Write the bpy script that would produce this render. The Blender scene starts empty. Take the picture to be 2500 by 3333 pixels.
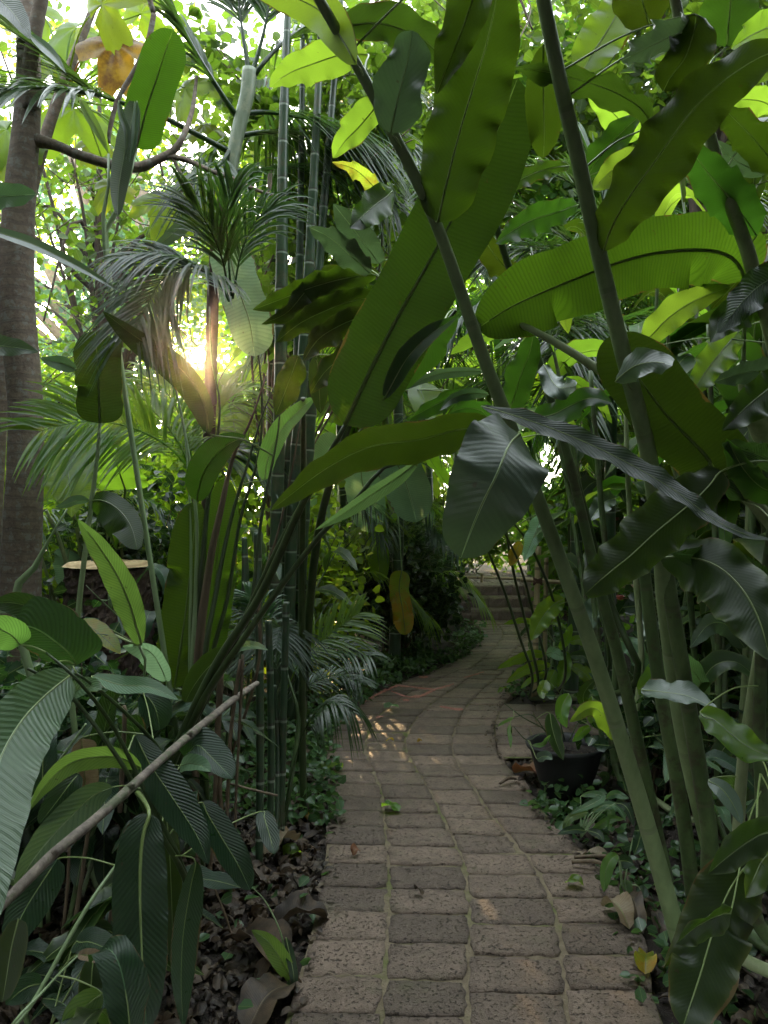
import bpy, math, random
import numpy as np
from mathutils import Vector, Matrix

# ------------------------------------------------------------------ camera, sky, sun, exposure
SC = bpy.context.scene
COL = SC.collection
R = random.Random(7)
NR = np.random.RandomState(7)
EYE = 1.5
FOC = 2505.0                      # focal length in pixels of the 2500 x 3333 photograph
CX, CY = 1250.0, 1666.5
cam_d = bpy.data.cameras.new('camera')
cam = bpy.data.objects.new('camera', cam_d); COL.objects.link(cam)
cam.location = (0, 0, EYE); cam.rotation_euler = (math.radians(90), 0, 0)
cam_d.sensor_fit = 'HORIZONTAL'; cam_d.sensor_width = 24.0; cam_d.lens = 24.0 * FOC / 2500.0
cam_d.clip_start = 0.05; cam_d.clip_end = 2000
SC.camera = cam
SUN_U, SUN_V = 640.0, 1150.0
SUN_DIR = Vector(((SUN_U - CX) / FOC, 1.0, -(SUN_V - CY) / FOC)).normalized()
SUN_EL = math.asin(SUN_DIR.z); SUN_AZ = math.atan2(SUN_DIR.x, SUN_DIR.y)   # from +Y towards +X
world = bpy.data.worlds.new('World'); SC.world = world; world.use_nodes = True
wt = world.node_tree; wt.nodes.clear()
wo = wt.nodes.new('ShaderNodeOutputWorld'); bg = wt.nodes.new('ShaderNodeBackground')
sky = wt.nodes.new('ShaderNodeTexSky'); sky.sky_type = 'NISHITA'; sky.sun_disc = False
sky.sun_elevation = SUN_EL; sky.sun_rotation = SUN_AZ; sky.altitude = 100
sky.air_density = 1.0; sky.dust_density = 3.0; sky.ozone_density = 1.0
bg.inputs['Strength'].default_value = 0.12
hz = wt.nodes.new('ShaderNodeHueSaturation'); hz.inputs['Saturation'].default_value = 0.40   # sky colour pulled towards white
wm = wt.nodes.new('ShaderNodeMix'); wm.data_type = 'RGBA'; wm.blend_type = 'MULTIPLY'; wm.inputs[0].default_value = 1.0; wm.inputs[7].default_value = (1.0, 0.95, 0.86, 1)
wt.links.new(sky.outputs[0], hz.inputs['Color']); wt.links.new(hz.outputs[0], wm.inputs[6]); wt.links.new(wm.outputs[2], bg.inputs['Color'])
# the low sun and the bright air right round it, as part of the sky
geo = wt.nodes.new('ShaderNodeTexCoord')
dot = wt.nodes.new('ShaderNodeVectorMath'); dot.operation = 'DOT_PRODUCT'
dot.inputs[1].default_value = SUN_DIR
wt.links.new(geo.outputs['Generated'], dot.inputs[0])
def glow(power, strength, col):
    p = wt.nodes.new('ShaderNodeMath'); p.operation = 'POWER'; p.inputs[1].default_value = power
    mx = wt.nodes.new('ShaderNodeMath'); mx.operation = 'MAXIMUM'; mx.inputs[1].default_value = 0.0
    wt.links.new(dot.outputs['Value'], mx.inputs[0]); wt.links.new(mx.outputs[0], p.inputs[0])
    m = wt.nodes.new('ShaderNodeMath'); m.operation = 'MULTIPLY'; m.inputs[1].default_value = strength
    wt.links.new(p.outputs[0], m.inputs[0])
    b = wt.nodes.new('ShaderNodeBackground'); b.inputs['Color'].default_value = (*col, 1)
    wt.links.new(m.outputs[0], b.inputs['Strength']); return b
g1 = glow(7000, 150.0, (1.0, 0.62, 0.25)); g2 = glow(600, 5.0, (1.0, 0.62, 0.25))
a1 = wt.nodes.new('ShaderNodeAddShader'); a2 = wt.nodes.new('ShaderNodeAddShader')
wt.links.new(bg.outputs[0], a1.inputs[0]); wt.links.new(g1.outputs[0], a1.inputs[1])
wt.links.new(a1.outputs[0], a2.inputs[0]); wt.links.new(g2.outputs[0], a2.inputs[1])
# added even white veil over the whole sky: keeps the zenith from going dark at this low sun
sky_fill = wt.nodes.new('ShaderNodeBackground'); sky_fill.inputs['Color'].default_value = (0.84, 0.94, 1.0, 1); sky_fill.inputs['Strength'].default_value = 1.25
a3 = wt.nodes.new('ShaderNodeAddShader'); wt.links.new(a2.outputs[0], a3.inputs[0]); wt.links.new(sky_fill.outputs[0], a3.inputs[1])
wt.links.new(a3.outputs[0], wo.inputs['Surface'])
sun_d = bpy.data.lights.new('sun_lamp', 'SUN'); sun_d.energy = 2.3; sun_d.angle = math.radians(0.5)
sun_d.color = (1.0, 0.66, 0.33)
sun_o = bpy.data.objects.new('sun_lamp', sun_d); COL.objects.link(sun_o)
sun_o.rotation_euler = (-SUN_DIR).to_track_quat('-Z', 'Y').to_euler()
SC.view_settings.view_transform = 'Standard'; SC.view_settings.look = 'None'
SC.view_settings.exposure = 2.08; SC.view_settings.gamma = 1.0
SC.view_settings.use_curve_mapping = False
SC.cycles.max_bounces = 8; SC.cycles.transmission_bounces = 6; SC.cycles.diffuse_bounces = 5
SC.cycles.sample_clamp_indirect = 6.0

# ------------------------------------------------------------------ materials
def nn(t, kind, **kw):
    n = t.nodes.new(kind)
    for k, v in kw.items():
        if k.startswith('i_'): n.inputs[k[2:].replace('_', ' ')].default_value = v
        else: setattr(n, k, v)
    return n
def math_n(t, op, a, b=None, c=None, clamp=False):
    n = t.nodes.new('ShaderNodeMath'); n.operation = op; n.use_clamp = clamp
    for i, x in enumerate((a, b, c)):
        if x is None: continue
        if isinstance(x, (int, float)): n.inputs[i].default_value = x
        else: t.links.new(x, n.inputs[i])
    return n.outputs[0]
def ramp(t, fac, stops, interp='LINEAR'):
    n = t.nodes.new('ShaderNodeValToRGB'); n.color_ramp.interpolation = interp
    el = n.color_ramp.elements
    while len(el) < len(stops): el.new(0.5)
    for e, (p, c) in zip(el, stops):
        e.position = p; e.color = (*c, 1) if len(c) == 3 else c
    t.links.new(fac, n.inputs[0]); return n.outputs[0]
def mixc(t, fac, a, b, mode='MIX'):
    n = t.nodes.new('ShaderNodeMix'); n.data_type = 'RGBA'; n.blend_type = mode
    for i, x in ((0, fac), (6, a), (7, b)):
        if isinstance(x, (int, float)): n.inputs[i].default_value = x
        elif isinstance(x, (tuple, list)): n.inputs[i].default_value = (*x, 1) if len(x) == 3 else x
        else: t.links.new(x, n.inputs[i])
    return n.outputs[2]
def new_mat(name):
    m = bpy.data.materials.new(name); m.use_nodes = True; t = m.node_tree; t.nodes.clear()
    out = t.nodes.new('ShaderNodeOutputMaterial'); return m, t, out
def noise(t, vec, scale, detail=4, rough=0.6, dist=0.0):
    n = nn(t, 'ShaderNodeTexNoise'); n.inputs['Scale'].default_value = scale
    n.inputs['Detail'].default_value = detail; n.inputs['Roughness'].default_value = rough
    n.inputs['Distortion'].default_value = dist
    if vec is not None: t.links.new(vec, n.inputs['Vector'])
    return n.outputs['Fac']

def leaf_mat(name, col, trans, vein=0.0, pitch=0.014, skew=0.03, rough=0.38, tfac=0.42, rib=(0.16, 0.22, 0.07),
             rib_w=0.03, var=0.35, blotch=None, spec=0.5, edge=None):
    """A leaf: glossy top coat, light passing through it, side veins from the blade's own UV (across, metres along)."""
    m, t, out = new_mat(name)
    uv = nn(t, 'ShaderNodeUVMap'); sep = nn(t, 'ShaderNodeSeparateXYZ'); t.links.new(uv.outputs[0], sep.inputs[0])
    s = math_n(t, 'ABSOLUTE', sep.outputs[0]); v = sep.outputs[1]
    oi = nn(t, 'ShaderNodeObjectInfo'); tc = nn(t, 'ShaderNodeTexCoord')
    n1 = noise(t, tc.outputs['Object'], 5.0, 5, 0.65)
    n2 = noise(t, tc.outputs['Object'], 45.0, 3, 0.6)
    br = math_n(t, 'ADD', math_n(t, 'MULTIPLY', oi.outputs['Random'], var), 0.88 - var * 0.5)
    br = math_n(t, 'MULTIPLY', br, math_n(t, 'ADD', math_n(t, 'MULTIPLY', n1, 0.7), 0.65))
    hs = nn(t, 'ShaderNodeHueSaturation'); col = tuple(k * (0.62 if vein > 0 and 'dry' not in name and 'pale' not in name else 0.8) for k in col); hs.inputs['Color'].default_value = (*col, 1)
    t.links.new(br, hs.inputs['Value'])
    hshift = math_n(t, 'ADD', math_n(t, 'MULTIPLY', oi.outputs['Random'], 0.03), 0.485)
    t.links.new(hshift, hs.inputs['Hue'])
    hs2 = nn(t, 'ShaderNodeHueSaturation'); trans = tuple(k * (1.0 if trans[1] > .4 else 0.8) for k in trans); hs2.inputs['Color'].default_value = (*trans, 1)
    t.links.new(br, hs2.inputs['Value']); t.links.new(hshift, hs2.inputs['Hue'])
    c, tr = hs.outputs[0], hs2.outputs[0]
    bump_h = None
    if vein > 0:
        wob = math_n(t, 'MULTIPLY', noise(t, tc.outputs['Object'], 11.0, 3), 0.014)
        ph = math_n(t, 'ADD', math_n(t, 'SUBTRACT', v, math_n(t, 'MULTIPLY', s, skew)), wob)
        kf = math_n(t, 'ADD', math_n(t, 'MULTIPLY', oi.outputs['Random'], 0.45), 0.8); ph = math_n(t, 'MULTIPLY', ph, kf)
        sn = math_n(t, 'SINE', math_n(t, 'MULTIPLY', ph, 2 * math.pi / pitch))
        fine = math_n(t, 'SINE', math_n(t, 'MULTIPLY', ph, 2 * math.pi / pitch * 3.7))
        bump_h = math_n(t, 'ADD', sn, math_n(t, 'MULTIPLY', fine, 0.25))
        line = math_n(t, 'POWER', math_n(t, 'ADD', math_n(t, 'MULTIPLY', sn, 0.5), 0.5), 3.0)
        f = math_n(t, 'MULTIPLY', line, min(0.5, vein * 0.5))
        c = mixc(t, f, c, (col[0] * 0.5, col[1] * 0.55, col[2] * 0.5)); tr = mixc(t, f, tr, (trans[0] * 0.35, trans[1] * 0.45, trans[2] * 0.3))
    # blotches, small brown spots
    sp = math_n(t, 'GREATER_THAN', noise(t, tc.outputs['Object'], 60.0, 2, 0.5), 0.735)
    c = mixc(t, math_n(t, 'MULTIPLY', sp, 0.6), c, (0.07, 0.05, 0.02)); tr = mixc(t, math_n(t, 'MULTIPLY', sp, 0.6), tr, (0.06, 0.04, 0.01))
    if blotch:
        bf = ramp(t, noise(t, tc.outputs['Object'], 7.0, 6, 0.7), [(0.42, (0, 0, 0)), (0.62, (1, 1, 1))])
        c = mixc(t, bf, c, blotch); tr = mixc(t, bf, tr, blotch)
    if edge:
        ef = math_n(t, 'MULTIPLY', math_n(t, 'POWER', s, 9.0), 0.8)
        c = mixc(t, ef, c, edge)
    if vein > 0:                      # scorched and nibbled margin, faint dust film
        mg = math_n(t, 'MULTIPLY', math_n(t, 'GREATER_THAN', math_n(t, 'ADD', s, math_n(t, 'MULTIPLY', math_n(t, 'SUBTRACT', n1, 0.5), 0.9)), 1.04), 0.85)
        c = mixc(t, mg, c, (0.13, 0.085, 0.03)); tr = mixc(t, mg, tr, (0.16, 0.09, 0.02))
        du = ramp(t, noise(t, tc.outputs['Object'], 2.2, 6, 0.7), [(0.5, (0, 0, 0)), (0.75, (0.22, 0.22, 0.22))]); c = mixc(t, du, c, (0.14, 0.16, 0.12))
    # pale midrib
    rb = math_n(t, 'LESS_THAN', s, rib_w)
    c = mixc(t, rb, c, rib); tr = mixc(t, math_n(t, 'MULTIPLY', rb, 0.75), tr, (rib[0]*1.2, rib[1]*1.3, rib[2]*0.8))
    p = nn(t, 'ShaderNodeBsdfPrincipled'); t.links.new(c, p.inputs['Base Color'])
    rr = math_n(t, 'ADD', math_n(t, 'MULTIPLY', n2, 0.3), rough - 0.20); t.links.new(rr, p.inputs['Roughness'])
    p.inputs['Specular IOR Level'].default_value = spec
    bp = nn(t, 'ShaderNodeBump'); bp.inputs['Distance'].default_value = 0.004
    if bump_h is not None:
        bp.inputs['Strength'].default_value = min(1.0, 0.35 * vein); bp.inputs['Distance'].default_value = 0.0016
        t.links.new(math_n(t, 'ADD', bump_h, math_n(t, 'MULTIPLY', n1, 2.5)), bp.inputs['Height'])
    else:
        bp.inputs['Strength'].default_value = 0.25; t.links.new(math_n(t, 'ADD', n1, math_n(t, 'MULTIPLY', n2, 0.2)), bp.inputs['Height'])
    t.links.new(bp.outputs[0], p.inputs['Normal'])
    tl = nn(t, 'ShaderNodeBsdfTranslucent'); t.links.new(tr, tl.inputs['Color'])
    mx = nn(t, 'ShaderNodeMixShader'); mx.inputs[0].default_value = tfac
    t.links.new(p.outputs[0], mx.inputs[1]); t.links.new(tl.outputs[0], mx.inputs[2])
    t.links.new(mx.outputs[0], out.inputs['Surface']); return m

M = {}
M['ginger'] = leaf_mat('ginger_leaf', (0.045, 0.088, 0.022), (0.09, 0.21, 0.012), vein=0.3, pitch=0.010, skew=0.06, rough=0.44, edge=(0.12, 0.17, 0.04))
M['ginger_bright'] = leaf_mat('lit_ginger_leaf', (0.10, 0.22, 0.035), (0.48, 0.76, 0.045), vein=0.12, pitch=0.010, skew=0.06, rough=0.4, tfac=0.5, rib=(0.3, 0.4, 0.1))  # brighter copy of the ginger leaf, light on it put into the colour
M['ginger_olive'] = leaf_mat('olive_ginger_leaf', (0.034, 0.068, 0.014), (0.082, 0.138, 0.005), vein=0.3, pitch=0.011, skew=0.06, rough=0.42, edge=(0.12, 0.13, 0.03))
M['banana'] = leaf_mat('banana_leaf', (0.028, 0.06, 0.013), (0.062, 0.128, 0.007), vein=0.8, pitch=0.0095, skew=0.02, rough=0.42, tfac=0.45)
M['banana_mid'] = leaf_mat('backlit_banana_leaf', (0.037, 0.085, 0.016), (0.125, 0.255, 0.010), vein=1.0, pitch=0.0105, skew=0.02, rough=0.42, tfac=0.55, rib=(0.16, 0.24, 0.05))  # backlight painted into a brighter copy of the banana leaf
M['banana_bright'] = leaf_mat('sunlit_banana_leaf', (0.07, 0.15, 0.025), (0.48, 0.78, 0.04), vein=0.8, pitch=0.0105, skew=0.02, rough=0.42, tfac=0.55, rib=(0.3, 0.4, 0.1))  # brightest banana copy: sunlight through the blade is part of its colour
M['banana_pale'] = leaf_mat('pale_banana_leaf', (0.16, 0.30, 0.17), (0.45, 0.75, 0.35), vein=0.8, pitch=0.014, skew=0.03, rough=0.5, tfac=0.5, rib=(0.35, 0.5, 0.3))  # paleness of reflected sky and backlight is put into the colour
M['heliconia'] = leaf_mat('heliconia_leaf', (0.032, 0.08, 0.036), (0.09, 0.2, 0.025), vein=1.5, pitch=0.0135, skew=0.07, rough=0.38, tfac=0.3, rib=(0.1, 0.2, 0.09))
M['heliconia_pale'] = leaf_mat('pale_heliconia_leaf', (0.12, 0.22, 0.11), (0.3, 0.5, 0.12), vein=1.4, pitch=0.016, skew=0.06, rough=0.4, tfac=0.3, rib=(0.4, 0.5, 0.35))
M['heliconia_lit'] = leaf_mat('bright_heliconia_leaf', (0.09, 0.19, 0.05), (0.4, 0.7, 0.1), vein=1.2, pitch=0.013, skew=0.06, rough=0.42, tfac=0.4, rib=(0.3, 0.45, 0.2))  # lit copy of the heliconia leaf, its brightness set in the colour
M['sheen'] = leaf_mat('sky_sheen_leaf', (0.16, 0.24, 0.16), (0.15, 0.28, 0.08), vein=0.35, pitch=0.012, skew=0.05, rough=0.42, tfac=0.25, rib=(0.35, 0.45, 0.3), spec=0.9)  # grey sheen of the sky on glossy leaves, painted as base colour
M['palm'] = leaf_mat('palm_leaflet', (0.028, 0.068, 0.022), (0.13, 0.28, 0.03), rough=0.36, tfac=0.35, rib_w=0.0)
M['palm_lit'] = leaf_mat('sunlit_palm_leaflet', (0.06, 0.13, 0.025), (0.38, 0.6, 0.04), rough=0.4, tfac=0.5, rib_w=0.0)  # sunlight put into the colour of a brighter palm leaflet copy
M['palm_grey'] = leaf_mat('sheen_grey_palm_leaflet', (0.05, 0.08, 0.055), (0.15, 0.27, 0.06), rough=0.48, tfac=0.35, rib_w=0.0, spec=0.4)  # the grey is sky sheen, coloured into the leaflet
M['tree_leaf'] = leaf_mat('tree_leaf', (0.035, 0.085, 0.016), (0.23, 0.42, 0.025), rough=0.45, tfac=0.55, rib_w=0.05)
M['tree_lime'] = leaf_mat('backlit_tree_leaf', (0.065, 0.14, 0.02), (0.50, 0.76, 0.04), rough=0.45, tfac=0.62, rib_w=0.05)  # brighter copy of the tree leaf, light through the crowns painted in
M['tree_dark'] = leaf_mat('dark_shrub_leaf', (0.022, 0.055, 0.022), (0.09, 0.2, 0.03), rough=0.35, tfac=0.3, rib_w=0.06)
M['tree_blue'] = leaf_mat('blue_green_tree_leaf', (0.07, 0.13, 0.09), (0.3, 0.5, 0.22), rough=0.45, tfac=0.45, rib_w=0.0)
M['lobed'] = leaf_mat('lobed_tree_leaf', (0.07, 0.12, 0.02), (0.42, 0.58, 0.03), rough=0.45, tfac=0.6, rib_w=0.03, rib=(0.3, 0.35, 0.08))
M['lobed_orange'] = leaf_mat('withering_lobed_leaf', (0.22, 0.14, 0.02), (0.75, 0.42, 0.03), rough=0.5, tfac=0.55, blotch=(0.16, 0.07, 0.015))
M['yellow'] = leaf_mat('yellow_leaf', (0.45, 0.30, 0.02), (0.85, 0.55, 0.03), vein=0.5, rough=0.45, tfac=0.45, blotch=(0.25, 0.14, 0.02))
M['fade'] = leaf_mat('yellowing_banana_leaf', (0.16, 0.24, 0.03), (0.7, 0.85, 0.05), vein=0.6, rough=0.45, tfac=0.5, blotch=(0.45, 0.26, 0.02))
M['dry'] = leaf_mat('dry_leaf', (0.036, 0.024, 0.016), (0.05, 0.03, 0.015), vein=0.6, pitch=0.008, skew=0.03, rough=0.65, tfac=0.15, rib=(0.12, 0.09, 0.05), blotch=(0.10, 0.065, 0.035))
M['dry_pale'] = leaf_mat('pale_dry_leaf', (0.34, 0.27, 0.17), (0.35, 0.25, 0.12), vein=0.9, pitch=0.008, skew=0.0, rough=0.6, tfac=0.2, blotch=(0.18, 0.12, 0.06))
M['dry_orange'] = leaf_mat('orange_dry_leaf', (0.33, 0.15, 0.05), (0.5, 0.2, 0.04), vein=0.6, pitch=0.01, rough=0.55, tfac=0.2, blotch=(0.12, 0.06, 0.03))
M['cover'] = leaf_mat('ground_cover_leaf', (0.055, 0.13, 0.045), (0.2, 0.4, 0.08), rough=0.4, tfac=0.3, rib_w=0.04)
M['petal'] = leaf_mat('pink_petal', (0.55, 0.13, 0.14), (0.6, 0.15, 0.12), rough=0.4, tfac=0.25, rib_w=0.0)

def stem_mat(name, c1, c2, rough=0.4, scale=6.0, rings=None, ring_col=(0.35, 0.38, 0.3), streak=True, spec=0.5, bump=0.2, blot=None, dark=0.7):
    m, t, out = new_mat(name)
    uv = nn(t, 'ShaderNodeUVMap'); sep = nn(t, 'ShaderNodeSeparateXYZ'); t.links.new(uv.outputs[0], sep.inputs[0])
    tc = nn(t, 'ShaderNodeTexCoord')
    mp = nn(t, 'ShaderNodeMapping'); mp.inputs['Scale'].default_value = (1, 1, 0.12 if streak else 1.0)
    t.links.new(tc.outputs['Object'], mp.inputs['Vector'])
    n1 = noise(t, mp.outputs[0], scale * 6, 6, 0.65); n2 = noise(t, tc.outputs['Object'], scale, 4)
    f = ramp(t, math_n(t, 'ADD', math_n(t, 'MULTIPLY', n1, 0.6), math_n(t, 'MULTIPLY', n2, 0.4)), [(0.35, c1), (0.65, c2)])
    if blot:
        f = mixc(t, ramp(t, noise(t, tc.outputs['Object'], scale * 2.3, 5, 0.7), [(0.52, (0, 0, 0)), (0.6, (1, 1, 1))]), f, blot)
    h = math_n(t, 'MULTIPLY', n1, 0.6)
    if rings:
        fr = math_n(t, 'FRACT', math_n(t, 'DIVIDE', math_n(t, 'ADD', sep.outputs[1], math_n(t, 'MULTIPLY', n2, 0.05 if 'bark' in name else 0.01)), rings))
        rg = math_n(t, 'MULTIPLY', math_n(t, 'LESS_THAN', math_n(t, 'ABSOLUTE', math_n(t, 'SUBTRACT', fr, 0.5)), 0.006 / rings), 0.8)
        f = mixc(t, rg, f, ring_col)
        dk = math_n(t, 'MULTIPLY', math_n(t, 'LESS_THAN', math_n(t, 'ABSOLUTE', math_n(t, 'SUBTRACT', fr, 0.5 + 0.012 / rings)), 0.006 / rings), dark)
        f = mixc(t, dk, f, (0.03, 0.025, 0.015))
        h = math_n(t, 'ADD', h, math_n(t, 'MULTIPLY', rg, 0.8))
    p = nn(t, 'ShaderNodeBsdfPrincipled'); t.links.new(f, p.inputs['Base Color'])
    p.inputs['Roughness'].default_value = rough; p.inputs['Specular IOR Level'].default_value = spec
    b = nn(t, 'ShaderNodeBump'); b.inputs['Strength'].default_value = bump; b.inputs['Distance'].default_value = 0.01
    t.links.new(h, b.inputs['Height']); t.links.new(b.outputs[0], p.inputs['Normal'])
    t.links.new(p.outputs[0], out.inputs['Surface']); return m
M['cane'] = stem_mat('ginger_cane', (0.045, 0.08, 0.026), (0.11, 0.16, 0.06), 0.38, 5, rings=.37, ring_col=(0.09, 0.10, 0.05), dark=0.25, blot=(0.06, 0.065, 0.03))
M['cane_grey'] = stem_mat('grey_green_cane', (0.13, 0.19, 0.075), (0.26, 0.34, 0.16), 0.42, 3, rings=.41, ring_col=(0.20, 0.24, 0.13), dark=0.2)
M['cane_pale'] = stem_mat('pale_cane', (0.16, 0.21, 0.08), (0.32, 0.36, 0.2), 0.45, 5)
M['petiole'] = stem_mat('petiole', (0.018, 0.035, 0.01), (0.05, 0.08, 0.022), 0.38, 5)
M['petiole_pale'] = stem_mat('pale_petiole', (0.16, 0.24, 0.1), (0.25, 0.33, 0.17), 0.4, 5)
M['rib_pale'] = stem_mat('pale_midrib', (0.16, 0.22, 0.06), (0.22, 0.29, 0.10), 0.4, 6)
M['rib'] = stem_mat('midrib', (0.08, 0.13, 0.03), (0.13, 0.18, 0.05), 0.4, 6)
M['bamboo'] = stem_mat('bamboo_culm', (0.015, 0.036, 0.016), (0.045, 0.08, 0.038), 0.3, 4, rings=0.24, ring_col=(0.22, 0.26, 0.2), blot=(0.05, 0.06, 0.03))
M['bamboo_dry'] = stem_mat('dry_bamboo', (0.24, 0.18, 0.1), (0.38, 0.3, 0.17), 0.5, 5, rings=0.3, ring_col=(0.12, 0.08, 0.05))
M['wood'] = stem_mat('weathered_wood', (0.07, 0.055, 0.045), (0.27, 0.225, 0.175), 0.8, 7, bump=0.8, blot=(0.10, 0.11, 0.06))
M['drystem'] = stem_mat('dry_stem', (0.055, 0.036, 0.02), (0.15, 0.105, 0.06), 0.7, 7, bump=0.5)
M['bark'] = stem_mat('ringed_bark', (0.10, 0.07, 0.05), (0.22, 0.17, 0.125), 0.85, 8, rings=0.065, ring_col=(0.13, 0.10, 0.075), streak=False, bump=0.9, blot=(0.2, 0.19, 0.16), dark=0.25)
M['bark_far'] = stem_mat('pinkish_bark', (0.20, 0.14, 0.11), (0.36, 0.27, 0.21), 0.85, 2, streak=False, bump=0.5)
M['bark_dark'] = stem_mat('dark_bark', (0.035, 0.025, 0.02), (0.09, 0.06, 0.045), 0.85, 6, bump=0.9)
M['stump_bark'] = stem_mat('flaking_stump_bark', (0.018, 0.012, 0.01), (0.085, 0.05, 0.035), 0.8, 6, streak=True, bump=1.0, blot=(0.13, 0.09, 0.07))
M['crownshaft'] = stem_mat('palm_crownshaft', (0.12, 0.16, 0.09), (0.24, 0.29, 0.2), 0.4, 4, blot=(0.24, 0.27, 0.17))
M['pot'] = stem_mat('black_pot', (0.006, 0.006, 0.006), (0.014, 0.014, 0.014), 0.6, 3, bump=0.1)
M['twine'] = stem_mat('twine', (0.04, 0.02, 0.012), (0.1, 0.05, 0.03), 0.9, 10)

def simple(name, fn):
    m, t, out = new_mat(name); p = nn(t, 'ShaderNodeBsdfPrincipled'); fn(t, p); t.links.new(p.outputs[0], out.inputs['Surface']); return m
def _soil(t, p):
    tc = nn(t, 'ShaderNodeTexCoord'); a = noise(t, tc.outputs['Object'], 9, 8, 0.7); b = noise(t, tc.outputs['Object'], 90, 4, 0.7)
    c = ramp(t, a, [(0.3, (0.010, 0.007, 0.005)), (0.6, (0.028, 0.019, 0.013)), (0.75, (0.05, 0.034, 0.024))])
    c = mixc(t, math_n(t, 'GREATER_THAN', b, 0.62), c, (0.11, 0.08, 0.055))
    c = mixc(t, ramp(t, noise(t, tc.outputs['Object'], 2.5, 4), [(0.55, (0, 0, 0)), (0.7, (0.6, 0.6, 0.6))]), c, (0.03, 0.045, 0.014))
    t.links.new(c, p.inputs['Base Color']); p.inputs['Roughness'].default_value = 0.9
    bb = nn(t, 'ShaderNodeBump'); bb.inputs['Strength'].default_value = 1.0; bb.inputs['Distance'].default_value = 0.03
    t.links.new(math_n(t, 'ADD', a, math_n(t, 'MULTIPLY', b, 0.4)), bb.inputs['Height']); t.links.new(bb.outputs[0], p.inputs['Normal'])
M['soil'] = simple('leaf_mould_soil', _soil)
def _block(t, p, base=(0.100, 0.069, 0.047), hi=(0.22, 0.160, 0.117), moss=0.5):
    tc = nn(t, 'ShaderNodeTexCoord'); o = tc.outputs['Object']
    at = nn(t, 'ShaderNodeAttribute'); at.attribute_name = 'tone'
    a = noise(t, o, 14, 7, 0.7); f = noise(t, o, 150, 5, 0.8); g = noise(t, o, 75, 5, 0.65, 0.15)
    c = ramp(t, a, [(0.3, base), (0.7, hi)])
    hs = nn(t, 'ShaderNodeHueSaturation'); t.links.new(c, hs.inputs['Color'])
    t.links.new(math_n(t, 'ADD', math_n(t, 'MULTIPLY', at.outputs['Fac'], 0.65), 0.68), hs.inputs['Value']); c = hs.outputs[0]
    pit = ramp(t, g, [(0.35, (1, 1, 1)), (0.43, (0, 0, 0))])
    c = mixc(t, math_n(t, 'MULTIPLY', pit, 0.8), c, (0.03, 0.02, 0.015))
    grit = ramp(t, f, [(0.56, (0, 0, 0)), (0.72, (0.8, 0.8, 0.8))])
    c = mixc(t, grit, c, (0.36, 0.29, 0.24))
    dk = ramp(t, f, [(0.26, (0.6, 0.6, 0.6)), (0.38, (0, 0, 0))]); c = mixc(t, dk, c, (0.04, 0.027, 0.02))
    mf = ramp(t, noise(t, o, 3.2, 6, 0.7), [(0.56, (0, 0, 0)), (0.72, (moss, moss, moss))])
    c = mixc(t, mf, c, (0.10, 0.105, 0.04))
    t.links.new(c, p.inputs['Base Color']); p.inputs['Roughness'].default_value = 0.6; p.inputs['Specular IOR Level'].default_value = 0.6
    bb = nn(t, 'ShaderNodeBump'); bb.inputs['Strength'].default_value = 1.0; bb.inputs['Distance'].default_value = 0.02
    h = math_n(t, 'ADD', math_n(t, 'MULTIPLY', f, 0.35), math_n(t, 'SUBTRACT', math_n(t, 'MULTIPLY', a, 0.5), math_n(t, 'MULTIPLY', pit, 0.6)))
    t.links.new(h, bb.inputs['Height']); t.links.new(bb.outputs[0], p.inputs['Normal'])
M['block'] = simple('pitted_laterite_block', _block)
def _mortar(t, p):
    tc = nn(t, 'ShaderNodeTexCoord'); o = tc.outputs['Object']
    c = ramp(t, noise(t, o, 25, 6, 0.7), [(0.3, (0.11, 0.085, 0.05)), (0.7, (0.21, 0.165, 0.105))])
    mf = ramp(t, noise(t, o, 3.0, 5, 0.7), [(0.48, (0, 0, 0)), (0.64, (1, 1, 1))]); c = mixc(t, mf, c, (0.085, 0.10, 0.022))
    t.links.new(c, p.inputs['Base Color']); p.inputs['Roughness'].default_value = 0.9
    bb = nn(t, 'ShaderNodeBump'); bb.inputs['Strength'].default_value = 0.8; bb.inputs['Distance'].default_value = 0.008
    t.links.new(noise(t, o, 80, 6, 0.7), bb.inputs['Height']); t.links.new(bb.outputs[0], p.inputs['Normal'])
M['mortar'] = simple('sandy_mossy_mortar', _mortar)
def _pink(t, p):
    tc = nn(t, 'ShaderNodeTexCoord')
    t.links.new(ramp(t, noise(t, tc.outputs['Object'], 60, 5), [(0.35, (0.2, 0.1, 0.075)), (0.6, (0.42, 0.17, 0.13))]), p.inputs['Base Color']); p.inputs['Roughness'].default_value = 0.85
M['pink'] = simple('pink_mortar', _pink)
def _cut(t, p):
    tc = nn(t, 'ShaderNodeTexCoord'); w = nn(t, 'ShaderNodeTexWave'); w.wave_type = 'RINGS'; w.rings_direction = 'Z'
    w.inputs['Scale'].default_value = 9; w.inputs['Distortion'].default_value = 2.5; t.links.new(tc.outputs['Object'], w.inputs['Vector'])
    t.links.new(ramp(t, w.outputs['Fac'], [(0.2, (0.42, 0.29, 0.14)), (0.8, (0.6, 0.45, 0.24))]), p.inputs['Base Color']); p.inputs['Roughness'].default_value = 0.7
M['cut'] = simple('pale_cut_wood', _cut)

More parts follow.
